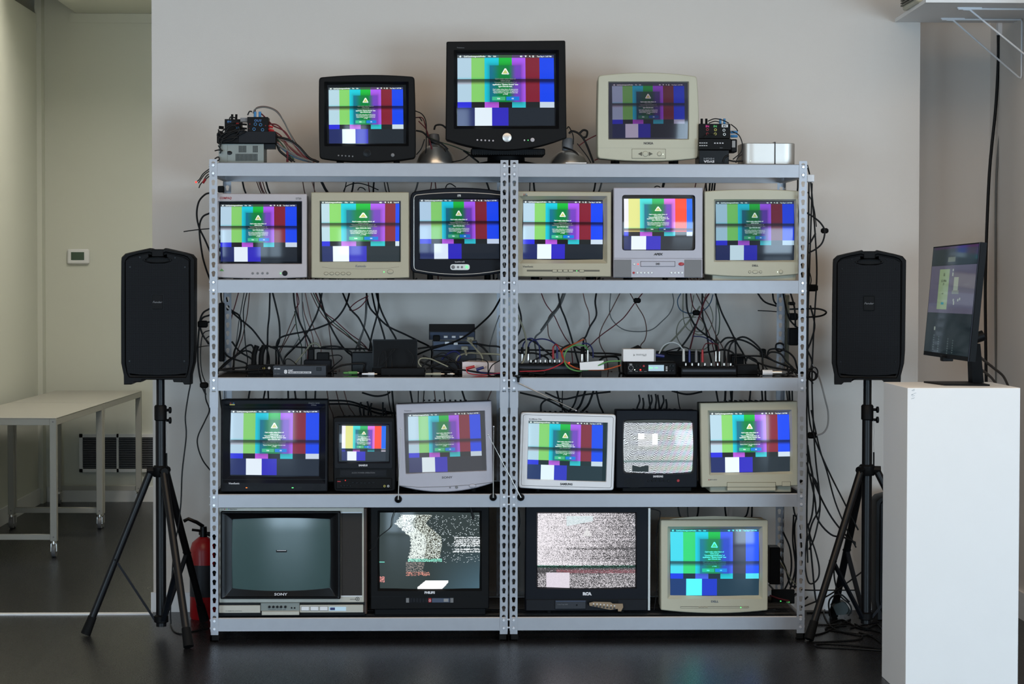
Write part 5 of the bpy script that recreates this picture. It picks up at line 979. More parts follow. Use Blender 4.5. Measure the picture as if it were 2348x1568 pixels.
parts(t, ('carton', lambda b: b.loft([[(a_.x, .2, Z3), (b_.x, .2, Z3), (at(1150, 850, .25).x, .33, Z3), (a_.x+.02, .33, Z3)], [(a_.x, .2, a_.z), (b_.x, .2, a_.z-.004), (at(1150, 850, .25).x, .33, a_.z-.004), (a_.x+.02, .33, a_.z)]], 'pinkcard', True, True)))
for (x0, y0, x1, y1), k, lb in (((1500, 1178, 1618, 1145), 'red', 'bright red test plug lying against the white box'), ((1640, 1190, 1745, 1158), 'navy', 'navy test plug lying against the white box')):
    b = MB(); p, q = at(*ZB(x0, y0), .17), at(*ZB(x1, y1), .17); b.cyl(p, q, .0065, .0055, k, 12); b.cyl(q, q+(q-p)*.08, .003, .003, 'chrome', 8); tag(b.build('test_plug'), lb, 'plug')
for (x0, y0, x1, y1), k, lb in (((60, 1215, 270, 1219), 'wht', 'white and silver audio jack plug lying left of the low black bar'), ((940, 1195, 1200, 1212), 'tan', 'pale green jack plug lying right of the low black bar'), ((1240, 1195, 1340, 1222), 'chrome', 'small silver plug lying left of the white box')):
    b = MB(); p, q = at(*ZB(x0, y0), .12), at(*ZB(x1, y1), .12); p.z = q.z = Z3+.008; d = q-p; b.cyl(p, p+d*.4, .004, .005, k, 10); b.cyl(p+d*.4, p+d*.82, .0068, .0068, k, 12); b.cyl(p+d*.82, q, .003, .002, 'chrome', 8); tag(b.build('jack_plug'), lb, 'plug')
b = MB(); p, q = at(*ZA(1915, 1185), .2), at(*ZA(2130, 1185), .2); p.z = q.z = Z3+.009; d = q-p; b.cyl(p, p+d*.3, .004, .005, 'cgrn', 10); b.cyl(p+d*.32, p+d*.9, .007, .007, 'cgrn', 12); b.cyl(p+d*.9, q, .0035, .003, 'alu', 8); tag(b.build('jack_plug'), 'green jack plug lying between the splitter and the low black bar', 'plug')
# small mixers
def mixer(name, label, u0, v0, u1, v1, Y, kn, ku, kv, rk=2.9):
    t = gad(name, label, 'mixing console', u0, v0, u1, v1, Y, .1, 'black', .003, Z3); a_, b_ = at(u0, v0, Y), at(u1, v1, Y)
    parts(t, ('face_strip', lambda b: b.pbox(u0+4, v0+(v1-v0)*.42, u1-3, v1-2.5, Y-.0012, .002, 'slated')))
    for u in kn: parts(t, ('knob', lambda b: (b.cyl(at(u, kv+4, Y+.03), at(u, kv-4, Y+.03), .0052, .0046, 'chrome', 12), b.cyl(at(u, kv+4.5, Y+.03), at(u, kv+1.5, Y+.03), .0064, .006, 'black', 12))))
    return t
t = mixer('mixing_console', 'long black mixer with silver knobs at the left of the right middle shelf', 1187, 834, 1329, 848.5, .24, [1170+(285+i*66)/6.03 for i in range(8)], 0, 829)
u, v = ZC(815, 1095); parts(t, ('level_light', lambda b: b.pdisc(u, v, .238, 1.6, 1.6, 'ledr')))
t = mixer('mixing_console', 'black mixer with seven knobs and upright plugs near the right end', 1560.8, 841.5, 1690, 855, .2, [1500+(405+i*82)/5.6 for i in range(7)]+[1675.5], 0, 836.5)
def upplug(u, vt, vb, Y, k, lb, r=.0055, k2=None):
    b = MB(); m_ = (vt+vb)/2; b.cyl(at(u, vb, Y), at(u, m_, Y), r, r, k2 or k, 12); b.cyl(at(u, m_, Y), at(u, vt, Y), r, r*.8, k, 12); tag(b.build('cable_plug'), lb, 'plug')
for x, yt, yb, k, k2, lb in ((165, 880, 1070, 'rubber', 'chrome', 'silver-tipped microphone plug upright in the left mixer, next to the post'), (248, 875, 1070, 'rubber', 'chrome', 'second silver-tipped microphone plug upright in the left mixer'), (593, 870, 1040, 'red', None, 'red plug standing upright in the left mixer'), (648, 870, 1040, 'navy', None, 'dark blue plug standing upright in the left mixer'), (992, 875, 1075, 'rubber', 'chrome', 'large silver-tipped microphone plug behind the white card'), (1072, 920, 1078, 'chrome', None, 'slim silver plug behind the white card')):
    upplug(*ZC(x, yt), ZC(x, yb)[1], .3, k, lb, .0068 if k2 else .0048, k2)
for x, yt, yb, k, r, lb in ((378, 840, 1000, 'cwht', .0058, 'white plug standing upright in the right mixer'), (453, 850, 1010, 'navy', .0052, 'dark blue plug standing upright in the right mixer'), (540, 850, 1010, 'greyd', .006, 'grey plug standing upright in the right mixer'), (620, 850, 1010, 'red', .0052, 'dark red plug standing upright in the right mixer'), (792, 870, 1000, 'chrome', .0045, 'silver plug upright in the right mixer, left of its twin'), (838, 870, 1000, 'chrome', .0045, 'silver plug upright in the right mixer, right of its twin'), (903, 850, 1020, 'rubber', .005, 'black plug upright in the right mixer, nearer the silver pair'), (953, 850, 1020, 'rubber', .005, 'black plug upright in the right mixer, outermost to the right')):
    upplug(*ZD(x, yt), ZD(x, yb)[1], .25, k, lb, r)
u0, v0 = ZC(960, 1072); u1, v1 = ZC(1297, 1178)
b = MB(); b.prism([(at(u, v, .16).x, at(u, v, .16).z) for u, v in ((u0, v0+3.5), (u1-1, v0-1), (u1, v1+2), (u0+1, v1+3))], .16, .163, 'paper'); b.box(at(u0+6, v1, .16).x, at(u1-6, v1, .16).x, .163, .2, Z3, Z3+.02, 'gloss'); tag(b.build('card_sign'), 'blank white card standing on the right middle shelf', 'card')
t = gad('audio_interface', 'black recording interface with a small lit display under a white carton', 'audio equipment', 1436, 829.5, 1552, 856, .15, .14, 'black', .006, Z3)
parts(t, ('display', lambda b: (b.pbox(1485.5, 835.3, 1523.7, 852, .149, .002, 'gloss'), b.pbox(1487, 836.7, 1522.3, 850.6, .1482, .002, 'lcd'), b.text('Mixer', 1492.5, 843, .1482, 2.8, 'ledg', 9), b.pbox(1502, 842.6, 1508, 843.8, .1478, .001, 'ledg'))),
      ('input_socket', lambda b: (b.pring(1446.5, 843.2, .15, 5.4, 5.4, 'greyd', 1.2), b.pdisc(1446.5, 843.2, .15, 3.8, 3.8, 'gloss'), b.pbox(1443.5, 833.6, 1449.5, 837, .149, .002, 'clgy'))), ('lights', lambda b: (b.pdisc(1455.3, 847.7, .15, 1.3, 1.3, 'ledw'), b.pdisc(1468.6, 847.7, .15, 1.7, 1.7, 'ledr'))), ('printed_marks', lambda b: [b.pbox(u, 851, u+7, 852, .1495, .001, 'inkgrey') for u in (1443, 1456, 1466, 1476)]))
for u, v in ((1458.5, 839), (1467.5, 839), (1475, 848), (1536, 838.5), (1543, 838.5), (1536, 849.5), (1543, 849.5)): parts(t, ('knob', lambda b: b.pdisc(u, v, .15, 2.6, 2.6, 'gloss', .006)))
parts(t, ('red_knob', lambda b: b.pdisc(1476, 839, .15, 2.6, 2.6, 'red', .005)), ('keys', lambda b: [b.pbox(1526.5, 840.5+4*i, 1530.5, 842.6+4*i, .148, .003, 'inkw') for i in range(3)]))
t = gad('phone_box', 'small white carton upside down on the recording interface', 'box', 1429, 800.5, 1499.5, 828.8, .16, .09, 'paper', .0008, at(1464, 828.8, .16).z, pname='carton')
parts(t, ('lettering', lambda b: b.text('iPhone 4', 1467, 814, .16, 5.2, 'clgy', 30, rot=math.pi)), ('end_panel', lambda b: b.pbox(1499.5, 801, 1503.5, 828.8, .17, .08, 'greyd')))
b = MB(); b.prism([(at(u, v, .3).x, at(u, v, .3).z) for u, v in ((1443, 801), (1464, 791.5), (1475, 801), (1475, 806), (1443, 806))], .28, .34, 'rubber'); tag(b.build('black_adapter'), 'black angular adapter peeking over the white carton', 'power adapter')
b = MB(); p, q = at(*ZD(10, 920), .2), at(*ZD(130, 935), .2); b.cyl(p, q, .008, .0065, 'navy', 12); b.cyl(p-(q-p)*.12, p, .009, .009, 'chrome', 12); tag(b.build('video_plug'), 'blue video plug right of the white carton', 'plug')
gad('black_module', 'low black module right of the right mixer', 'audio equipment', 1690, 836.5, 1738, 851.5, .25, .1, 'black', .002, Z3)
gad('equipment_bar', 'long black unit lying behind the right mixer', 'audio equipment', 1504, 806, 1606, 841, .42, .1, 'black', .003, Z3)
t = thing('microphone_plug', 'microphone plug with a white sleeve lying at the right end of the middle shelf', 'plug', (at(1770, 845, .15).x, .15, Z3))
def mp(b):
    p = at(1748, 845.5, .15); q = at(1802, 847, .15); p.z = q.z = Z3+.013; d = q-p
    b.cyl(p-d*.2, p, .006, .011, 'rubber', 12); b.cyl(p, p+d*.42, .012, .012, 'paper', 14); b.cyl(p+d*.42, p+d*.82, .0105, .0105, 'chrome', 14); b.cyl(p+d*.82, q, .008, .008, 'cgry', 12)
parts(t, ('plug_body', mp))
for u0, v0, u1, v1, lb in ((1676, 812, 1706, 838, 'sloping dark grey adapter behind the right mixer'), (1746, 800, 1757, 816, 'small black block hanging on cables left of the coil'), (1810, 752, 1831, 792, 'black plug block on the upright white power strip, low'), (1811, 692, 1824, 700, 'black flat plug at the top of the upright white power strip'), (1812, 718, 1830, 734, 'black plug block on the upright white power strip, middle')): gad('power_adapter', lb, 'power adapter', u0, v0, u1, v1, .5, .06, 'black', .004)
b = MB(); b.pbox(1798, 676, 1809.5, 840, .6, .03, 'ctan', .003); tag(b.build('power_strip'), 'upright pale power strip tied to the back right post', 'power strip')
b = MB(); b.pbox(501, 694, 514, 829, .5, .04, 'black', .004); tag(b.build('power_strip'), 'upright black power strip by the back left post', 'power strip')
for u, v, Y in ((505, 402.5, .5),): gad('power_adapter', 'small black adapter behind the left post under the top shelf', 'power adapter', 499, 426, 513, 441, .5, .04, 'black', .003)
# box of red and green lights at the bottom right
t = gad('amplifier', 'black device with red and green glow beside the bottom right monitor', 'amplifier', 1765, 1255, 1789, 1340, .3, .1, 'gloss', .003)
b = MB(); b.pbox(1770, 1352, 1822, 1384, .42, .02, 'black', .002); 
for u, v in ((1790, 1378), (1805, 1377.5), (1809, 1380)): b.pdisc(u, v, .42, 1.6, .9, 'ledg')
b.xf(Matrix.Translation((0, 0, 0))); tag(b.build('circuit_module'), 'low circuit module with green lights on the bottom shelf at right', 'circuit board')
t = thing('power_adapter', 'dark green outlet block on the floor by the right speaker stand', 'power adapter', (at(1930, 1405, .55).x, .55, 0))
parts(t, ('case', lambda b: b.loft([[(at(u, v, .55).x, y, at(u, v, .55).z) for u, v in ((1908, 1390), (1912, 1383), (1930, 1377), (1937, 1379), (1945, 1392), (1950, 1405), (1916, 1408))] for y in (.52, .6)], mat('dark_green_plastic', (18, 34, 32), .5), True, True)))

# ------------------------------------------------------------------ cables
KN = {'cblk': 'black', 'cgry': 'grey', 'cbrn': 'brown', 'cred': 'dark red', 'cpnk': 'pinkish', 'cgrn': 'green', 'corg': 'orange', 'cnav': 'navy', 'cwht': 'white', 'ctan': 'tan', 'cdgn': 'dark green', 'cblu': 'blue', 'cbred': 'bright red', 'clgy': 'light grey'}
ncab = {}
GR = []
def cab(k, r, Y, pts, where, own=None, name='cable', hang=None, rest=None):
    n = len(pts); Ys = [Y]*n if not isinstance(Y, (list, tuple)) else [Y[0]+(Y[1]-Y[0])*i/(n-1) for i in range(n)]
    P = [at(u, v, y) for (u, v), y in zip(pts, Ys)]
    if hang is not None: P = [Vector((P[0].x, .57, ZTOP[hang]+r-.003)), Vector((P[0].x, DEP+.012, ZTOP[hang]+r+.001)), Vector((P[0].x, max(P[0].y, DEP+.03), ZTOP[hang]-.02))]+P[1:]
    if rest is not None:
        e = P[-1]; zr = ZTOP[rest]+r-.001; P = P+[Vector((e.x+.004, min(e.y, .59), (e.z+zr)/2)), Vector((e.x+.006, min(e.y-.03, .56), zr)), Vector((e.x+.02, min(e.y-.05, .54), zr))]
    b = MB(); b.tube(crom(P, 5), r, k, 7); o = b.build(name, None, 60)
    th = 'thick' if r > .003 else 'thin'
    if own: tag(o, own, 'cable')
    else:
        tag(o, '%s %s cable %s' % (th, KN[k], where), 'cable'); GR.append((th, KN[k], where, sum(p[0] for p in pts)/n, o))
    return o
T, N_ = .004, .0023
wl = 'behind the left middle shelf'; wr = 'behind the right middle shelf'
def run(Z, L, where):
    for k, r, Y, pts in L:
        q = [Z(*p) for p in pts]; cab(k, r, Y, q, where, hang=1 if q[0][1] < 676 else None, rest=2 if at(*q[-1], Y if not isinstance(Y, list) else Y[1]).z < Z3+.16 else None)
run(ZA, [
 ('cblk', T, .62, [(215, 130), (240, 280), (400, 420), (470, 480), (640, 620), (760, 770), (850, 900), (880, 1000)]), ('cblk', T, .64, [(250, 130), (320, 290), (380, 380), (470, 440), (500, 560), (480, 720), (440, 850), (400, 960)]),
 ('cred', N_, .7, [(490, 130), (430, 250), (385, 400), (360, 500)]), ('cgry', N_, .7, [(560, 130), (510, 300), (470, 520), (440, 760), (430, 830)]), ('cblk', N_, .68, [(610, 130), (550, 260), (530, 420), (545, 640), (560, 850), (590, 1050)]),
 ('cbrn', N_, .69, [(625, 130), (590, 380), (555, 560), (520, 740), (460, 900), (400, 1100)]), ('cblk', T, .66, [(900, 130), (890, 420), (870, 620), (865, 850)]), ('cblk', T, .65, [(905, 130), (990, 350), (1030, 560), (1030, 780), (985, 900)]),
 ('cblk', T, .56, [(2010, 130), (1950, 290), (1800, 500), (1600, 600), (1400, 660), (1150, 710), (1030, 760), (990, 850), (1010, 940)]), ('cblk', T, .64, [(1635, 130), (1580, 320), (1480, 560), (1340, 780), (1200, 920), (1100, 1030)]),
 ('cblk', T, .62, [(1550, 130), (1640, 360), (1720, 560), (1850, 800), (1960, 940), (2030, 1000)]), ('cblk', T, .6, [(1850, 130), (1990, 320), (2120, 470), (2200, 620), (2270, 760), (2300, 850)]), ('cblk', T, .66, [(1215, 130), (1240, 290), (1290, 480), (1360, 640), (1420, 740), (1470, 860)]),
 ('cred', N_, .67, [(1255, 130), (1280, 300), (1300, 480), (1370, 680), (1420, 870)]), ('cred', N_, .67, [(1240, 130), (1300, 250), (1260, 350), (1310, 520)]), ('cdgn', N_, .68, [(1240, 380), (1270, 620), (1310, 780), (1340, 900), (1330, 1100)]), ('cbrn', N_, .69, [(1240, 420), (1160, 620), (1080, 830), (1020, 940)]), ('cbrn', N_, .7, [(1250, 560), (1140, 760), (1040, 950)]),
 ('cgry', N_, .68, [(1340, 130), (1350, 400), (1390, 640), (1390, 860), (1400, 1040)]), ('cpnk', N_, .69, [(1360, 130), (1440, 380), (1500, 600), (1600, 840)]), ('cpnk', N_, .7, [(1350, 250), (1380, 430), (1480, 700), (1500, 880)]),
 ('cbrn', N_, .7, [(1410, 130), (1560, 330), (1700, 520), (1860, 640), (2050, 780), (2260, 920)]), ('cdgn', N_, .69, [(1440, 130), (1600, 330), (1760, 520), (1950, 680), (2100, 830), (2231, 960)]), ('cred', N_, .68, [(1470, 130), (1640, 370), (1800, 510), (2000, 690), (2150, 800), (2260, 930)]), ('cbrn', N_, .7, [(1490, 130), (1600, 300), (1690, 480), (1800, 600), (1960, 720), (2120, 860)]),
 ('cbrn', N_, .72, [(1710, 560), (1740, 820), (1780, 1110)]), ('cgry', T, .66, [(2231, 180), (2210, 560), (2130, 800), (2080, 930)]),
 ('cblk', T, .5, [(900, 880), (1100, 870), (1400, 885), (1700, 900), (2000, 905), (2270, 915)]), ('cblk', T, .48, [(1500, 900), (1700, 870), (1850, 875), (1950, 920), (2030, 960)]), ('cgry', N_, .6, [(1310, 740), (1220, 880), (1100, 1010)]),
 ('cblk', T, .5, [(180, 1200), (300, 1080), (420, 1000), (560, 880), (640, 850), (680, 920), (690, 1000)]), ('cblk', T, .48, [(180, 1210), (350, 1060), (520, 940), (600, 935), (660, 980)]), ('cblk', T, .52, [(370, 800), (480, 940), (640, 1040)]), ('cblk', T, .5, [(260, 940), (340, 1020), (560, 1100)]), ('cblk', T, .4, [(200, 1190), (400, 1170), (600, 1160)]),
 ('cblk', T, .42, [(740, 930), (790, 880), (860, 860), (1000, 920), (1050, 1020), (1090, 1120)]), ('cblk', N_, .3, [(1110, 1130), (1120, 1050), (1180, 1050), (1270, 1125)]), ('cblk', N_, .4, [(1720, 1000), (1850, 990), (1890, 1040), (1760, 1160)]), ('cblk', T, .3, [(1730, 1210), (1900, 1130), (2180, 1110)]), ('cblk', T, .3, [(180, 1195), (500, 1210), (760, 1190), (900, 1180)]), ('cblk', N_, .25, [(760, 1240), (740, 1190), (800, 1130)]),
], wl)
cab('cred', N_, .6, [ZA(2260, 170), ZA(2120, 240), ZA(2030, 310), ZA(2000, 365), ZA(2060, 370), ZA(2160, 310), ZA(2250, 200)], '', 'dark red wire making a loop under the second shelf, left unit')
cab('ctan', T, .42, [ZA(1240, 1110), ZA(1400, 920), ZA(1450, 850), ZA(1530, 825), ZA(1600, 880)], '', 'pale grey-green cable arching over the black power strip')
run(ZB, [
 ('cblk', T, .6, [(105, 130), (150, 290), (260, 440), (420, 590), (650, 700), (830, 790), (1010, 890)]), ('cblk', T, .58, [(170, 130), (240, 330), (310, 540), (380, 790)]), ('cblk', T, .6, [(225, 130), (310, 330), (430, 590), (540, 790)]), ('cblk', T, .56, [(265, 130), (290, 300), (270, 440), (200, 700), (170, 880), (180, 960)]),
 ('cgry', T, .64, [(125, 130), (120, 400), (80, 640), (30, 810)]), ('cblk', T, .4, [(830, 900), (1050, 870), (1300, 830), (1600, 830), (1800, 860), (1980, 890)]), ('cgry', N_, .5, [(1960, 440), (1890, 640), (1830, 850), (1830, 960), (1850, 1030)]),
 ('cblk', T, .35, [(1640, 820), (1750, 900), (1840, 1020)]), ('ctan', T, .3, [(1510, 780), (1570, 830), (1650, 920), (1720, 1010)]), ('ctan', T, .33, [(1350, 1090), (1400, 1000), (1550, 960), (1700, 970), (1980, 990)]), ('cblk', T, .32, [(900, 1000), (1050, 1060), (1200, 1100), (1320, 1190)]), ('cblk', T, .3, [(880, 1150), (1000, 1050), (1150, 1000), (1300, 1050), (1380, 1130)]), ('cblk', T, .3, [(950, 1180), (1100, 1120), (1250, 1080), (1400, 1090), (1460, 1150)]), ('cblk', T, .34, [(860, 1080), (960, 1120), (1120, 1180), (1300, 1200)]), ('cblk', N_, .28, [(1000, 1190), (1080, 1010), (1200, 960), (1260, 1060), (1180, 1180)]), ('cnav', T, .33, [(1160, 1050), (1260, 960), (1360, 940), (1420, 1000), (1380, 1080)]),
 ('cblk', N_, .15, [(1450, 1080), (1650, 1040), (1790, 1080)]), ('cblk', N_, .15, [(1976, 1060), (1860, 1130), (1810, 1235)]), ('cblk', N_, .2, [(280, 1140), (300, 1000), (380, 940)]), ('cblk', N_, .24, [(330, 1130), (420, 1020), (520, 910), (460, 940)]), ('cblk', N_, .24, [(700, 920), (760, 990), (770, 1070), (740, 1130)]), ('cblk', T, .2, [(1380, 1190), (1500, 1200), (1700, 1230), (1970, 1250)])], wl)
cab('cblk', T, [.1, .4], [ZB(1980, 200), ZB(1860, 400), ZB(1700, 560), ZB(1500, 720), ZB(1300, 820), ZB(1000, 910), ZB(830, 980)], '', 'thick black cable sweeping from the middle posts down to the upright dark panel')
cab('ctan', .003, .2, [ZB(880, 1150), ZB(840, 1090), ZB(880, 1035), ZB(1000, 1040), ZB(1120, 1090), ZB(1250, 1150)], '', 'tan cable looping right of the upright dark panel')
cab('cbred', .0022, .14, [ZB(1500, 1185), ZB(1520, 1230), ZB(1600, 1255), ZB(1750, 1262), ZB(1980, 1235)], '', 'bright red wire from the red plug at the white box')
cab('cnav', .0022, .14, [ZB(1640, 1195), ZB(1700, 1225), ZB(1800, 1242), ZB(1980, 1250)], '', 'navy wire from the navy plug at the white box')
run(ZC, [
 ('cred', N_, .68, [(390, 120), (480, 260), (600, 430), (680, 600), (760, 750), (830, 850)]), ('cblk', T, .64, [(650, 120), (690, 300), (760, 480), (830, 700), (880, 880), (940, 1090)]), ('cgry', T, .66, [(800, 120), (700, 280), (560, 480), (430, 660), (340, 760)]), ('cgry', T, .67, [(770, 120), (670, 290), (560, 450), (420, 650)]),
 ('cbrn', N_, .68, [(640, 340), (530, 470), (520, 620), (550, 760), (680, 860), (800, 880), (900, 830), (1030, 750)]), ('cpnk', N_, .7, [(985, 120), (1030, 240), (1085, 400), (1095, 590)]), ('cblk', T, .62, [(1220, 120), (1175, 240), (1190, 440), (1100, 600), (1050, 720), (1010, 800)]),
 ('cbrn', N_, .69, [(1580, 130), (1400, 360), (1270, 600), (1230, 760), (1260, 880), (1310, 970)]), ('cbrn', N_, .68, [(1590, 130), (1750, 300), (1850, 470), (1885, 650), (1860, 780), (1800, 870)]), ('cblk', T, .3, [(100, 270), (150, 460), (140, 620), (100, 720)]),
 ('cblk', T, .35, [(100, 840), (200, 770), (320, 800), (450, 900), (600, 1030)]), ('cblk', T, .42, [(100, 920), (400, 920), (800, 940), (1100, 960), (1540, 985)]), ('cblk', T, .34, [(250, 1110), (450, 1000), (650, 940), (760, 870), (850, 850), (960, 910), (1060, 930)]), ('cblk', T, .4, [(1100, 980), (1200, 1010), (1400, 1000), (1560, 1000)]), ('cblk', T, .38, [(105, 940), (180, 980), (290, 960), (400, 980), (520, 1040)]), ('cblk', T, .2, [(105, 1180), (250, 1200), (440, 1210), (480, 1240), (420, 1250), (250, 1230)]), ('cblk', T, .42, [(1230, 1060), (1300, 1020), (1400, 1010), (1490, 1030)])], wr)
cab('cgry', N_, .7, [ZC(1390, 120), ZC(1375, 400), ZC(1440, 540), ZC(1580, 640), ZC(1780, 665), ZC(1960, 635), ZC(2100, 520), ZD(200, 380), ZD(250, 250), ZD(235, 120)], '', 'thin grey cable hanging in one wide curve behind the right middle shelf')
cab('cred', .0024, .66, [ZC(1840, 120), ZC(1720, 270), ZC(1580, 460), ZC(1440, 580), ZC(1250, 720), ZC(1120, 840), ZC(1060, 890)], '', 'dark red cable with a black tie running down to the left, right unit')
cab('ctan', T, .28, [ZC(100, 430), ZC(180, 620), ZC(220, 780), ZC(220, 950), ZC(180, 1080), ZC(110, 1150)], '', 'pale grey cable curving down beside the right middle post')
for pts, lb in (([(165, 900), (190, 820), (260, 760), (340, 780), (400, 870), (410, 1040)], 'navy cable arching from the plug nearest the middle post'), ([(245, 880), (290, 800), (430, 765), (550, 790), (640, 850), (648, 880)], 'navy cable arching over to the dark blue plug on the left mixer'), ([(990, 860), (1010, 825), (1090, 840), (1140, 920), (1145, 1030)], 'navy cable arching over behind the white card')): cab('cnav', .003, .3, [ZC(*p) for p in pts], '', lb)
cab('cbred', .0024, [.3, .12], [ZC(593, 880), ZC(630, 840), ZC(680, 900), ZC(710, 970), ZC(740, 1050), ZC(700, 1110), ZC(480, 1200), ZC(130, 1215)], '', 'bright red wire curling round the left mixer of the right unit')
cab('corg', .003, [.14, .3], [ZC(1530, 1130), ZC(1300, 1190), ZC(1000, 1190), ZC(830, 1130), ZC(720, 1020), ZC(730, 920), ZC(830, 860), ZC(1020, 770)], '', 'orange cable looping in front of the blank white card')
cab('cgrn', .0032, [.13, .3], [ZC(1530, 1070), ZC(1350, 1080), ZC(1200, 1140), ZC(1000, 1210), ZC(830, 1180), ZC(750, 1080), ZC(760, 960), ZC(850, 870), ZC(950, 850), ZC(1040, 870), ZC(1070, 920)], '', 'light green cable looping in front of the blank white card')
run(ZD, [
 ('ctan', N_, .69, [(380, 120), (370, 350), (400, 540), (500, 630), (600, 660), (700, 600), (755, 460), (720, 300), (620, 150)]), ('cblk', T, .64, [(410, 120), (420, 300), (460, 420), (540, 560), (660, 660), (780, 750)]), ('cred', N_, .66, [(450, 120), (490, 260), (530, 340), (620, 470), (700, 640), (750, 790)]),
 ('ctan', T, .66, [(590, 290), (450, 480), (260, 700), (100, 860)]), ('cblk', T, .65, [(620, 120), (620, 400), (660, 560), (690, 740), (700, 860)]), ('cbrn', N_, .68, [(490, 120), (620, 290), (720, 480), (800, 680), (880, 820)]), ('ctan', N_, .69, [(540, 430), (400, 440), (320, 500), (285, 620), (310, 730), (380, 810), (500, 850), (650, 840), (760, 760)]), ('cpnk', N_, .67, [(700, 120), (640, 230), (600, 330)]),
 ('ctan', N_, .7, [(510, 150), (480, 340), (470, 500), (530, 610), (620, 600), (640, 520), (560, 430)]), ('cgry', N_, .68, [(800, 120), (795, 400), (790, 700)]), ('cdgn', N_, .69, [(800, 220), (840, 420), (830, 620), (800, 700)]), ('cblk', T, .62, [(760, 120), (850, 330), (960, 560), (1060, 760), (1150, 915)]), ('cblk', T, .64, [(1270, 120), (1400, 220), (1570, 290)]), ('cblk', T, .63, [(1520, 120), (1530, 200), (1570, 270)]),
 ('cblk', T, .5, [(300, 870), (420, 720), (540, 520)]), ('cblk', N_, .4, [(150, 870), (350, 820), (430, 830), (450, 870)]), ('cred', N_, .35, [(620, 850), (660, 775), (740, 770), (820, 800)]), ('cblk', T, .4, [(850, 760), (920, 700), (1020, 700), (1040, 720)]), ('cblk', T, .38, [(900, 860), (920, 800), (980, 740), (1100, 720), (1250, 780), (1400, 900), (1550, 1000), (1700, 1050)]), ('cblk', T, .36, [(955, 860), (1000, 760), (1130, 685), (1260, 740), (1380, 870)]),
 ('cblk', T, .4, [(1440, 930), (1500, 880), (1620, 900), (1700, 1000), (1780, 1080)]), ('cblk', T, .42, [(1180, 1000), (1200, 950), (1290, 970), (1330, 1020)]), ('cblk', T, .4, [(1000, 940), (1200, 930), (1400, 940), (1600, 1020), (1800, 1100)]), ('cblk', T, .45, [(1450, 930), (1480, 850), (1600, 840), (1720, 880), (1800, 960), (1830, 1060)]), ('cblk', T, .5, [(1700, 130), (1690, 300), (1740, 460), (1820, 550), (1850, 570)]), ('cblk', T, .5, [(1780, 130), (1800, 300), (1815, 560)]), ('cblk', N_, .2, [(1420, 1060), (1500, 1150), (1600, 1180), (1800, 1130)]),
 ('cblk', N_, .35, [(780, 780), (790, 720), (830, 740), (820, 800)]), ('cblk', T, .4, [(1050, 910), (1150, 920), (1300, 1000), (1450, 1060), (1650, 1100), (1830, 1120)]), ('cblk', T, .4, [(180, 900), (350, 910), (600, 890), (760, 870), (900, 850), (1020, 900)])], wr)
cab('cblu', N_, .66, [ZD(345, 120), ZD(300, 220), ZD(330, 330), ZD(430, 380), ZD(520, 370), ZD(640, 340), ZD(720, 250), ZD(755, 140)], '', 'thin blue cable sagging through a black tie, right unit')
cab('cred', .0036, .6, [ZD(710, 120), ZD(640, 240), ZD(590, 400), ZD(530, 560), ZD(490, 720), ZD(460, 840)], '', 'thick dark red cable slanting down to the right mixer')
cab('cwht', .0032, .35, [ZD(60, 900), ZD(120, 800), ZD(220, 755), ZD(310, 780), ZD(370, 850), ZD(378, 880)], '', 'white cable arching into the white plug of the right mixer')
cab('cnav', N_, .45, [ZD(500, 675), ZD(640, 690), ZD(760, 760)], '', 'short purple-blue wire crossing above the right mixer')
cab('cblk', .0022, .66, [ZD(1330, 348), ZD(1500, 355), ZD(1680, 372), ZD(1740, 380)], '', 'straight black cable-tie tail sticking out before the back right post')
cab('cblk', .004, [.4, .3], [ZD(1740, 330), ZD(1900, 325), ZD(2100, 325), ZD(2205, 360), ZD(2180, 400), ZD(2080, 425), ZD(1850, 435)], '', 'thick black cable bulging out right of the shelving at middle height')
cab('cblk', .004, .6, [ZD(1560, 820), ZD(1570, 780), ZD(1615, 765), ZD(1660, 785), ZD(1668, 830), ZD(1620, 870), ZD(1570, 850), ZD(1560, 815)], '', 'small ring of black cable at the right end of the middle shelf')
for u, v, Y, s_, lb in ((*ZC(1755, 235), .65, 9, 'black tie on the dark red cable, right unit'), (*ZD(540, 375), .62, 9, 'black tie where several cables cross under the second shelf'), (465, 743, .3, 12, 'black tie on the cable bundle left of the left post, upper one'), (468, 883, .3, 10, 'black tie on the cable bundle left of the left post, lower one'), (1891, 529, .35, 9, 'black tie on the cable loop at the right of the second shelf'), (1864, 660, .35, 12, 'black tie on the vertical cables right of the second shelf beam'), (1862, 998, .35, 11, 'black tie on the vertical cables right of the fourth shelf')):
    b = MB(); c = at(u, v, Y); w_ = s_*PXM; b.box(c.x-w_, c.x+w_, Y-.008, Y+.012, c.z-w_*.7, c.z+w_*.7, 'rubber', .006); tag(b.build('cable_tie'), lb, 'cable tie')
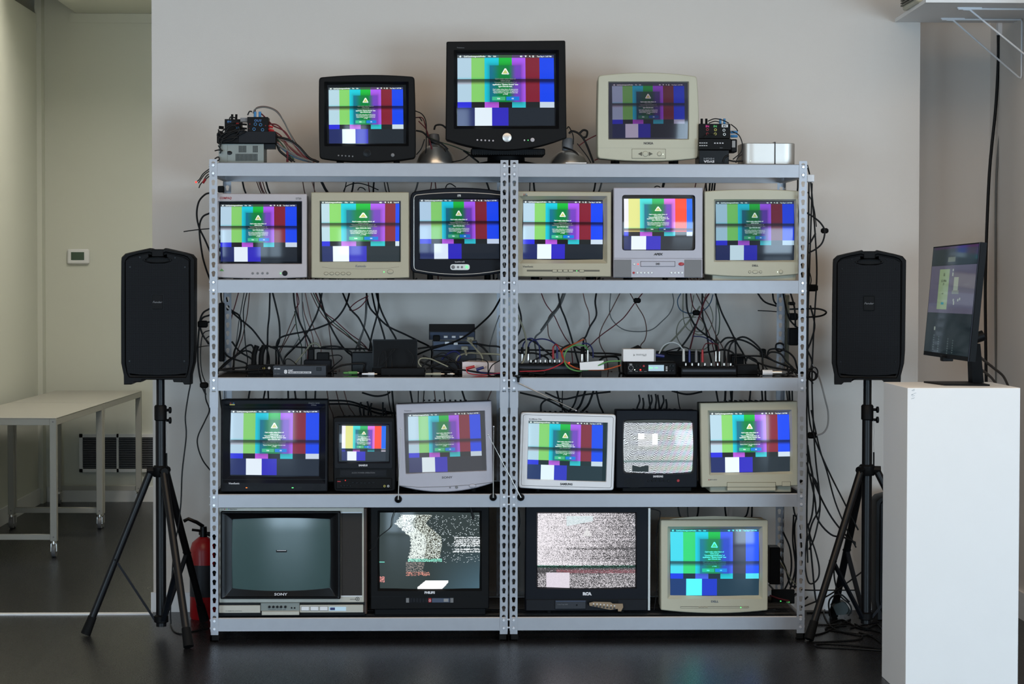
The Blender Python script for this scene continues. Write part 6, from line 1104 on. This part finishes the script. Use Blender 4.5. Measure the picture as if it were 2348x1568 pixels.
# strips of cables seen between shelf beams and monitors
def gap(tr_, v0, v1, L, where, Y=.67):
    for k, r, a_, b_ in L: cab(k, r, Y+random.uniform(-.02, .02), [(a_, v0), ((a_+b_)/2+random.uniform(-1.5, 1.5), (v0+v1)/2), (b_, v1)], where, hang=tr_, rest=tr_+1)
gap(0, 398, 462, [('cblk', T, 553, 567), ('cbrn', N_, 583, 603), ('cbrn', N_, 588, 607), ('cred', N_, 592, 611), ('cbrn', N_, 597, 614), ('cblk', .004, 606, 622), ('cbrn', N_, 692, 701), ('cpnk', N_, 711, 726), ('cblk', N_, 719, 723), ('cblk', .006, 730, 758), ('cblk', N_, 797, 785), ('cblk', T, 812, 803), ('cred', N_, 843, 849), ('cblk', T, 859, 856), ('cblk', N_, 879, 890), ('cblk', N_, 884, 895), ('cgry', T, 962, 946), ('cred', N_, 992, 983), ('cred', N_, 996, 1002), ('cblk', T, 1110, 1128)], 'in the gap under the left top shelf')
gap(0, 398, 462, [('cblk', N_, 1216, 1214), ('cblk', T, 1223, 1229), ('cblk', T, 1368, 1358), ('cgry', T, 1383, 1368), ('cblk', .006, 1526, 1514), ('cred', N_, 1600, 1590), ('cblk', T, 1618, 1622), ('cbrn', N_, 1622, 1612), ('cblk', T, 1630, 1626), ('cblk', T, 1636, 1630), ('cblk', T, 1642, 1637), ('cblk', T, 1830, 1828)], 'in the gap under the right top shelf')
for pts in ([(470+x/6.03, 400+y/6.03) for x, y in ((1915, 235), (1960, 160), (2100, 120), (2250, 150), (2400, 215))], [(820+x/6.03, 400+y/6.03) for x, y in ((1215, 185), (1240, 140), (1290, 130), (1360, 175))], [(820+x/6.03, 400+y/6.03) for x, y in ((0, 220), (30, 180), (80, 190), (110, 220))], [(1500+x/5.41, 400+y/5.41) for x, y in ((0, 160), (30, 145), (60, 150), (80, 165))]): cab('cblk', N_, .5, pts, 'looping behind the second shelf monitors')
gap(2, 893, 960, [('cblk', T, 500, 512), ('cblk', T, 577, 560), ('cblk', T, 614, 590), ('cblk', .004, 613, 616), ('cblk', T, 660, 665), ('cblk', T, 672, 690), ('cblk', T, 700, 705), ('cblk', T, 725, 722), ('cbrn', N_, 745, 765), ('cbrn', N_, 763, 790), ('cpnk', N_, 780, 815), ('cblk', N_, 885, 900), ('cblk', T, 896, 905), ('cblk', T, 935, 955), ('cblk', N_, 960, 958), ('cblk', N_, 975, 968), ('cbrn', N_, 992, 1010), ('cblk', N_, 1015, 1030), ('cblk', T, 1050, 1090), ('cbrn', N_, 1140, 1090)], 'in the gap over the left fourth shelf')
gap(2, 893, 955, [('cblk', T, 1270, 1300), ('cblk', N_, 1291, 1290), ('cblk', .004, 1335, 1300), ('cblk', .005, 1352, 1315), ('cblk', .005, 1372, 1330), ('cblk', T, 1360, 1385), ('cblk', N_, 1549, 1564), ('cblk', T, 1637, 1660), ('cblk', .005, 1665, 1660), ('cblk', .005, 1680, 1672), ('cblk', N_, 1672, 1685), ('cblk', T, 1724, 1712), ('cblk', T, 1745, 1752), ('cblk', T, 1754, 1757), ('cgry', T, 1800, 1812), ('cblk', .005, 1808, 1816), ('cblk', T, 1816, 1820)], 'in the gap over the right fourth shelf')
for pts, w_ in (([(750, 918), (800, 920), (850, 935), (915, 950)], 'in the gap over the left fourth shelf'), ([(752, 926), (810, 928), (870, 948), (915, 945)], 'in the gap over the left fourth shelf'), ([(830, 900), (860, 908), (885, 905), (895, 898)], 'in the gap over the left fourth shelf'), ([(1192, 900), (1250, 915), (1300, 940), (1320, 945)], 'in the gap over the right fourth shelf'), ([(1250, 900), (1290, 915), (1340, 905), (1400, 898)], 'in the gap over the right fourth shelf'), ([(1540, 896), (1575, 904), (1610, 898)], 'in the gap over the right fourth shelf'), ([(1240, 945), (1242, 925), (1260, 915), (1290, 925)], 'in the gap over the right fourth shelf')): cab('cblk', T, .5, pts, w_)
for i, (u, v) in enumerate(((1465, 905), (1474, 912), (1487, 904), (1493, 905), (1503, 903), (1508, 905), (1520, 906), (1527, 915))):
    cab('cblk', .004, .45, [(u, v), (u+2, v+14), (u+(i % 3-1)*4, v+30), (u+(i % 3-1)*4, v+45)], 'bunched above the small static television')
for i, (u, v) in enumerate(((828, 922), (834, 928), (842, 920), (852, 924), (878, 922), (882, 935))): cab('cblk', .004, .45, [(u, v), (u+(i % 3-1)*3, v+15), (u+2, v+40)], 'bunched above the small tape television')
gap(3, 1150, 1200, [('cgry', T, 1548, 1566), ('cgry', N_, 1575, 1580), ('cblk', T, 1605, 1594), ('cblk', T, 1657, 1668), ('cblk', T, 1724, 1702), ('cblk', T, 1726, 1724), ('cblk', T, 1812, 1832)], 'in the gap over the bottom right monitor')
for pts, Y, r, lb in (([(1487, 1165), (1508, 1170), (1514, 1178), (1506, 1220), (1502, 1260), (1508, 1300), (1505, 1360), (1500, 1398)], .12, .0022, 'thin black cable hanging between the snowy television and the beige monitor'), ([(905, 1168), (898, 1190), (894, 1210), (868, 1232), (858, 1255), (846, 1262)], .04, .0018, 'thin black cable draped over the left corner of the broken-up picture'), ([(1078, 1160), (1082, 1175), (1086, 1190)], .035, .005, 'short wide black strap hanging over the top right of the broken-up picture'), ([(1190, 1170), (1192, 1200), (1186, 1225), (1192, 1245), (1184, 1262)], .1, .0022, 'wavy black cable right of the middle posts beside the bottom shelf')): cab('cblk', r, Y, pts, '', lb)
for i, pts in enumerate(([(1765, 1250), (1780, 1262), (1800, 1300), (1812, 1340), (1826, 1345)], [(1763, 1268), (1790, 1290), (1815, 1330), (1826, 1340)], [(1763, 1340), (1785, 1362), (1810, 1372), (1830, 1360)], [(1796, 1220), (1812, 1260), (1814, 1310), (1800, 1350), (1780, 1370)], [(1820, 1180), (1818, 1240), (1824, 1300), (1812, 1350)], [(1763, 1380), (1800, 1380), (1826, 1360)], [(1832, 1170), (1822, 1210), (1826, 1290), (1822, 1350)])): cab(('cblk', 'ctan', 'cgry', 'cblk', 'cblk', 'cblk', 'cblk')[i], T, .45, pts, 'at the right end of the bottom shelf')
for pts in ([(1763, 1272), (1775, 1285), (1785, 1275)], [(1765, 1365), (1785, 1372), (1810, 1378)]): cab('cred', T, .4, pts, 'at the right end of the bottom shelf')
# on top of the shelving
wt = 'from the left stack to the black monitor'
def Z1(x, y): return 480+x/4.892, 80+y/4.892
for k, r, pts in (('cgry', N_, [(490, 880), (520, 830), (620, 810), (740, 850), (830, 960), (900, 1100), (980, 1240), (1080, 1350), (1190, 1420)]), ('cred', N_, [(660, 1000), (760, 1010), (850, 1100), (950, 1230), (1040, 1340), (1150, 1425)]), ('cred', N_, [(700, 1070), (800, 1130), (900, 1260), (1000, 1350), (1120, 1425)]), ('cbrn', N_, [(720, 1090), (820, 1180), (920, 1320), (1060, 1400), (1180, 1428)]), ('cgry', T, [(600, 1010), (680, 1120), (760, 1230), (880, 1300), (1000, 1370), (1160, 1425)]), ('cgry', N_, [(500, 1015), (600, 1080), (720, 1150), (900, 1200), (1010, 1280), (1100, 1370), (1210, 1425)]), ('cblu', N_, [(560, 1020), (660, 1110), (800, 1260), (950, 1370), (1140, 1428)]), ('cbrn', N_, [(740, 1130), (860, 1220), (960, 1300), (1100, 1410)]), ('cpnk', N_, [(760, 1200), (880, 1310), (1000, 1380), (1130, 1425)]), ('cblk', T, [(760, 1230), (790, 1300), (860, 1360), (930, 1420)]), ('cred', T, [(875, 1300), (878, 1360), (876, 1425)]), ('cblk', T, [(740, 1140), (900, 1180), (1010, 1260), (1120, 1380), (1230, 1428)]), ('cdgn', N_, [(750, 1150), (850, 1270), (950, 1400)]), ('cblk', N_, [(880, 1330), (920, 1390), (960, 1425)]), ('cred', N_, [(560, 870), (600, 900), (660, 960), (720, 1020), (840, 1080), (930, 1200)])):
    cab(k, r*1.3, .16, [Z1(*p) for p in pts], wt)
    if len(pts) > 6: cab(random.choice(['cbrn', 'cgry', 'cred', 'cblk']), r*1.2, .18, [Z1(p[0]+random.uniform(-6, 22), p[1]+random.uniform(-14, 10)) for p in pts], wt)
for pts in ([(430, 900), (450, 860), (480, 860)], [(220, 960), (240, 920), (290, 930)], [(100, 1060), (130, 1120), (180, 1090), (230, 1030), (330, 1000)], [(110, 1090), (90, 1130), (150, 1160), (250, 1100), (400, 1060)], [(130, 1240), (100, 1180), (160, 1110), (300, 1070), (420, 1080)], [(120, 1260), (150, 1160), (220, 1100), (340, 1040)], [(100, 1240), (130, 1290), (120, 1330)], [(60, 1390), (100, 1370), (110, 1400), (70, 1420)], [(200, 1000), (280, 980), (360, 985)], [(180, 1200), (260, 1180), (320, 1130), (400, 1090)], [(140, 1090), (200, 1030), (260, 1010), (340, 1060), (300, 1120)], [(60, 1300), (110, 1290), (150, 1300)], [(120, 1200), (200, 1160), (320, 1150)]): cab('cblk', .0028, .08, [Z1(*p) for p in pts], 'tangled at the left end of the top shelf')
def Z2(x, y): return 940+x/5.059, 80+y/5.059
for k, r, pts in (('cblk', N_, [(60, 880), (140, 920), (185, 1010), (190, 1200), (180, 1480)]), ('cred', N_, [(60, 960), (150, 970), (200, 1140), (240, 1260), (300, 1485)]), ('cred', N_, [(100, 1000), (190, 1100), (230, 1240), (280, 1480)]), ('cblk', T, [(70, 1110), (150, 1130), (230, 1200), (380, 1260)]), ('cdgn', N_, [(200, 1180), (340, 1240), (500, 1290), (700, 1370)]), ('cblk', T, [(280, 1100), (300, 1050), (370, 1045), (430, 1090)]), ('cblk', N_, [(60, 960), (110, 960), (140, 1000)]), ('cblk', T, [(240, 1220), (330, 1240), (400, 1290), (440, 1330)]), ('cblk', .004, [(620, 1340), (700, 1400), (800, 1480)]), ('cblk', N_, [(450, 1480), (600, 1450), (690, 1390)]), ('cblk', N_, [(170, 1210), (130, 1320), (75, 1390)])): cab(k, r, .28, [Z2(*p) for p in pts], 'between the black monitors on top')
for k, r, pts in (('cblk', .0045, [(1845, 1145), (1880, 1115), (1950, 1140), (2010, 1200), (2060, 1300), (2130, 1485)]), ('cblk', .0045, [(1960, 1150), (2010, 1105), (2055, 1120), (2045, 1180), (2000, 1190)]), ('cred', N_, [(1960, 1285), (2060, 1215), (2180, 1155)]), ('cred', N_, [(2140, 1455), (2180, 1440)]), ('cblk', N_, [(1820, 1090), (1840, 1065), (1870, 1110), (1895, 1180), (1895, 1270)]), ('cblk', N_, [(1940, 1260), (2050, 1400), (2100, 1485)])): cab(k, r, .26, [Z2(*p) for p in pts], 'between largest monitor and beige one on top')
def Z3p(x, y): return 1340+x/4.348, 140+y/4.348
for k, r, pts in (('cblk', N_, [(1230, 600), (1300, 575), (1380, 590), (1440, 620)]), ('cblk', N_, [(1460, 630), (1510, 670), (1530, 700)]), ('cblk', N_, [(1470, 700), (1540, 740), (1575, 830), (1560, 910), (1480, 980)]), ('cblk', .0035, [(1440, 990), (1500, 1000), (1580, 995)]), ('cblk', N_, [(1510, 1015), (1530, 960), (1570, 930)]), ('cblk', N_, [(1240, 620), (1300, 600), (1350, 610)]), ('cblk', N_, [(1200, 760), (1260, 720), (1300, 740)]), ('cblk', T, [(1380, 1010), (1400, 960), (1440, 940)])): cab(k, r, .1, [Z3p(*p) for p in pts], 'around the right stack on the top shelf')
# left of the left post
w1 = 'bulging out left of the left post'
for r, pts in ((T, [(482, 442), (470, 446), (456, 462), (451, 490), (456, 520), (470, 550), (482, 578)]), (T, [(482, 488), (464, 498), (457, 525), (463, 580), (472, 615), (482, 642)]), (T, [(482, 707), (465, 718), (458, 742), (466, 770), (482, 790)]), (T, [(482, 722), (462, 732), (455, 770), (454, 830), (462, 880), (472, 905)]), (N_, [(482, 757), (466, 765), (460, 800), (462, 850), (474, 885)]), (N_, [(480, 770), (472, 778), (478, 790)]), (T, [(454, 750), (470, 740), (482, 738)])): cab('cblk', r, .3, pts, w1)
cab('cblk', .003, .3, [(470, 885), (472, 915), (480, 940), (470, 965), (454, 1000), (454, 1025), (465, 1055), (482, 1078)], '', 'black cable making a wide loop left of the left post beside the fourth shelf')
cab('cblk', .0024, .25, [(421, 531), (450, 527), (482, 524)], '', 'straight thin cable-tie tail pointing left from the left post, upper one')
cab('cblk', .002, .25, [(454, 796), (466, 794), (482, 792)], '', 'straight black cable-tie tail pointing left from the left post, lower one')
for pts in ([(482, 386), (466, 398), (458, 410), (452, 416)], [(482, 391), (470, 399), (462, 409), (455, 420)], [(482, 396), (472, 405), (466, 416)], [(482, 402), (470, 412), (460, 422), (456, 431)]): cab('cblk', N_, .1, pts, 'poking out at the top left corner')
b = MB(); b.sphere(at(449.5, 417.5, .1), .004, 'ledr'); tag(b.build('indicator_light'), 'tiny glowing red light at the top left corner of the shelving', 'light')
b = MB(); b.cyl(at(471, 410, .1), at(465, 420, .1), .006, .005, 'redext', 8); tag(b.build('cable_connector'), 'small red connector hanging at the top left corner of the shelving', 'plug')
# right of the right post
w2 = 'running down right of the shelving'
for k, r, pts in (('cblk', .0036, [(1851, 378), (1858, 410), (1864, 470), (1870, 550), (1873, 630), (1868, 720), (1864, 800), (1862, 880), (1866, 990), (1871, 1060), (1878, 1120), (1880, 1170), (1868, 1230), (1855, 1260)]), ('cblk', .0036, [(1855, 410), (1854, 520), (1852, 640), (1851, 780), (1850, 940), (1852, 1060), (1850, 1180), (1852, 1290)]), ('cblk', .0036, [(1862, 420), (1860, 500), (1856, 620), (1853, 720), (1852, 860), (1856, 960), (1870, 1010), (1900, 1080), (1935, 1150), (1968, 1215)]), ('cblk', N_, [(1852, 440), (1866, 475), (1872, 520)]), ('cblk', T, [(1856, 560), (1870, 535)]), ('cblk', .0034, [(1860, 940), (1880, 1030), (1896, 1080), (1915, 1150), (1940, 1210), (1963, 1255)]), ('cblk', T, [(1852, 1020), (1866, 1100), (1900, 1175), (1935, 1222), (1962, 1248)]), ('cblk', T, [(1850, 1060), (1868, 1140), (1875, 1190), (1905, 1225), (1935, 1232), (1962, 1244)]), ('cblk', T, [(1850, 1040), (1862, 1080), (1866, 1130), (1862, 1180), (1852, 1210)]), ('cblk', T, [(1852, 1080), (1874, 1110), (1880, 1160), (1862, 1200), (1852, 1240)]), ('cblk', T, [(1856, 1225), (1862, 1290), (1870, 1370), (1880, 1400)]), ('cblk', T, [(1850, 800), (1862, 830), (1856, 860), (1864, 880)]), ('cblk', N_, [(1852, 610), (1860, 640), (1856, 660)]), ('cblk', T, [(1858, 700), (1868, 745), (1860, 780), (1852, 800)])): cab(k, r, .34, pts, w2)
cab('cblk', .0038, .3, [(1850, 488), (1866, 498), (1882, 512), (1891, 530), (1886, 555), (1872, 570), (1853, 580)], '', 'black cable looping out through a tie right of the second shelf')
cab('clgy', .0036, .3, [(1864, 835), (1880, 870), (1892, 915), (1899, 945), (1898, 975), (1888, 992), (1872, 998)], '', 'light grey cable curving out right of the fourth shelf')
cab('cblk', .0036, .3, [(1851, 1222), (1846, 1290), (1852, 1330), (1862, 1338), (1876, 1325), (1878, 1300), (1870, 1265), (1858, 1230), (1852, 1200)], '', 'black cable forming a long hanging loop right of the bottom shelf')
cab('cblk', .0042, .3, [(1852, 848), (1866, 842), (1874, 850), (1872, 866), (1860, 872), (1852, 862), (1858, 850), (1870, 856), (1868, 870), (1856, 868)], '', 'small bundle of coiled black cable right of the middle shelf beam')
cab('cblk', .003, [.4, .5], [(1838, 1352), (1860, 1353), (1920, 1353), (1962, 1353)], '', 'black cable running level along the wall right of the shelving')
cab('cblk', .0036, [.3, .5], [(1838, 1392), (1890, 1370), (1930, 1345), (1975, 1312)], '', 'black cable rising to the right behind the right speaker stand')
cab('cblk', .0036, .5, [(1912, 1285), (1914, 1330), (1926, 1365), (1948, 1385), (1952, 1400), (1945, 1412)], '', 'black cable hanging down to the dark green outlet block')
cab('cblk', .004, .5, [(1905, 1420), (1900, 1385), (1908, 1368), (1928, 1363), (1948, 1380)], '', 'black cable arching over the dark green outlet block')
def fcab(k, r, pts, where, own=None):
    P = []
    for u, v in pts: p = atz(u, v, r); P.append((p.x, min(p.y, WY-.025), r))
    b = MB(); b.tube(crom(P, 5), r, k, 7); o = b.build('cable', None, 60); tag(o, own or '', 'cable'); own or GR.append(('thin', KN[k], where, sum(p[0] for p in pts)/len(pts), o))
wf = 'lying on the floor at the right speaker stand'
for pts in ([(1862, 1472), (1900, 1471), (1960, 1467), (1976, 1462), (1972, 1455), (1940, 1450), (1905, 1445), (1893, 1442), (1900, 1438), (1940, 1434)], [(2020, 1488), (1990, 1483), (1940, 1478), (1895, 1476), (1870, 1478), (1880, 1483), (1940, 1486), (2020, 1491)], [(1866, 1456), (1890, 1450), (1930, 1430), (1950, 1420)], [(1870, 1432), (1920, 1432), (1950, 1428)], [(1905, 1428), (1930, 1421), (1950, 1430), (1970, 1440), (2000, 1445), (2020, 1450)], [(1880, 1388), (1890, 1410), (1910, 1440), (1960, 1455), (2000, 1455)], [(1850, 1405), (1890, 1403), (1910, 1404)], [(1960, 1430), (1985, 1440), (2010, 1432), (2022, 1440)], [(1970, 1450), (2000, 1460), (2022, 1475)], [(1950, 1440), (1980, 1432), (2015, 1425)]): fcab('cblk', .0036, pts, wf)
cab('cblk', .003, [.1, .12], [(437, 866), (436, 885), (432, 905), (425, 955), (427, 1000), (418, 1080), (415, 1150), (409, 1205), (399, 1260), (394, 1330), (391, 1400), (392, 1430)], '', 'black cable hanging from the left loudspeaker down beside its stand')
fcab('cblk', .003, [(391, 1430), (398, 1446), (415, 1453), (440, 1448), (478, 1440)], '', 'black cable lying on the floor between the left stand and the shelving')
for u0, u1, Y, k, r, lb in ((2291, 2258, 1.02, 'cblk', .0075, 'thick black cable hanging down the corner at the far right'), (2301, 2281, 1.05, 'cgry', .0055, 'grey cable hanging down the corner at the far right')):
    cab(k, r, [1.05, 1.05], [(u0-2, 60), (u0-2, 140), (u0-8 if k == 'cblk' else u0-3, 250), ((u0+u1)/2-6, 400), (u1+2, 620), (u1+2, 760), (u1+4, 930)], '', lb)
cab('cblk', .0055, [-.99, .3], [(2238, 810), (2255, 825), (2280, 845), (2300, 862), (2312, 885)], '', 'upper black cable falling from the back of the slanted display')
cab('cblk', .0055, [-.99, .3], [(2240, 842), (2258, 853), (2275, 868), (2286, 884)], '', 'lower black cable falling from the back of the slanted display')
b = MB(); b.pbox(2289, 51, 2306, 79, 1.0, .04, 'wht', .002); tag(b.build('cable_cover'), 'white cover over the hanging cables below the high wall shelf', 'cover')

ORDW = ['first', 'second', 'third', 'fourth', 'fifth', 'sixth', 'seventh', 'eighth', 'ninth', 'tenth', 'eleventh', 'twelfth', 'thirteenth', 'fourteenth', 'fifteenth', 'sixteenth', 'seventeenth', 'eighteenth', 'nineteenth', 'twentieth']
def mark(where, x):
    if where == wl:
        for lim, ph in ((545, 'beside the back left post'), (600, 'over the small socket box'), (680, 'over the dark flat splitter'), (745, 'over the black power strip'), (850, 'left of the upright dark panel'), (960, 'over the upright dark panel'), (1045, 'left of the tipped splitter boxes'), (9999, 'around the white box')):
            if x < lim: return ph
    if where == wr:
        for lim, ph in ((1250, 'over the left end of the long mixer'), (1310, 'over the right end of the long mixer'), (1400, 'over the blank white card'), (1500, 'over the small white carton'), (1580, 'left of the upright mixer plugs'), (1640, 'over the upright mixer plugs'), (1720, 'right of the upright mixer plugs'), (9999, 'at the right end of the middle shelf')):
            if x < lim: return ph
    return where
by = {}
for th, kn, where, x, o in GR: by.setdefault((th, kn, mark(where, x)), []).append((x, o, where))
for (th, kn, ph), L in by.items():
    L.sort(key=lambda e: e[0])
    for i, (x, o, where) in enumerate(L):
        o['label'] = '%s %s cable %s%s' % (th, kn, ph, ', %s from left' % ORDW[i] if len(L) > 1 else '')
        if len(L) > 1: o['group'] = '%s %s cables %s' % (th, kn, ph)
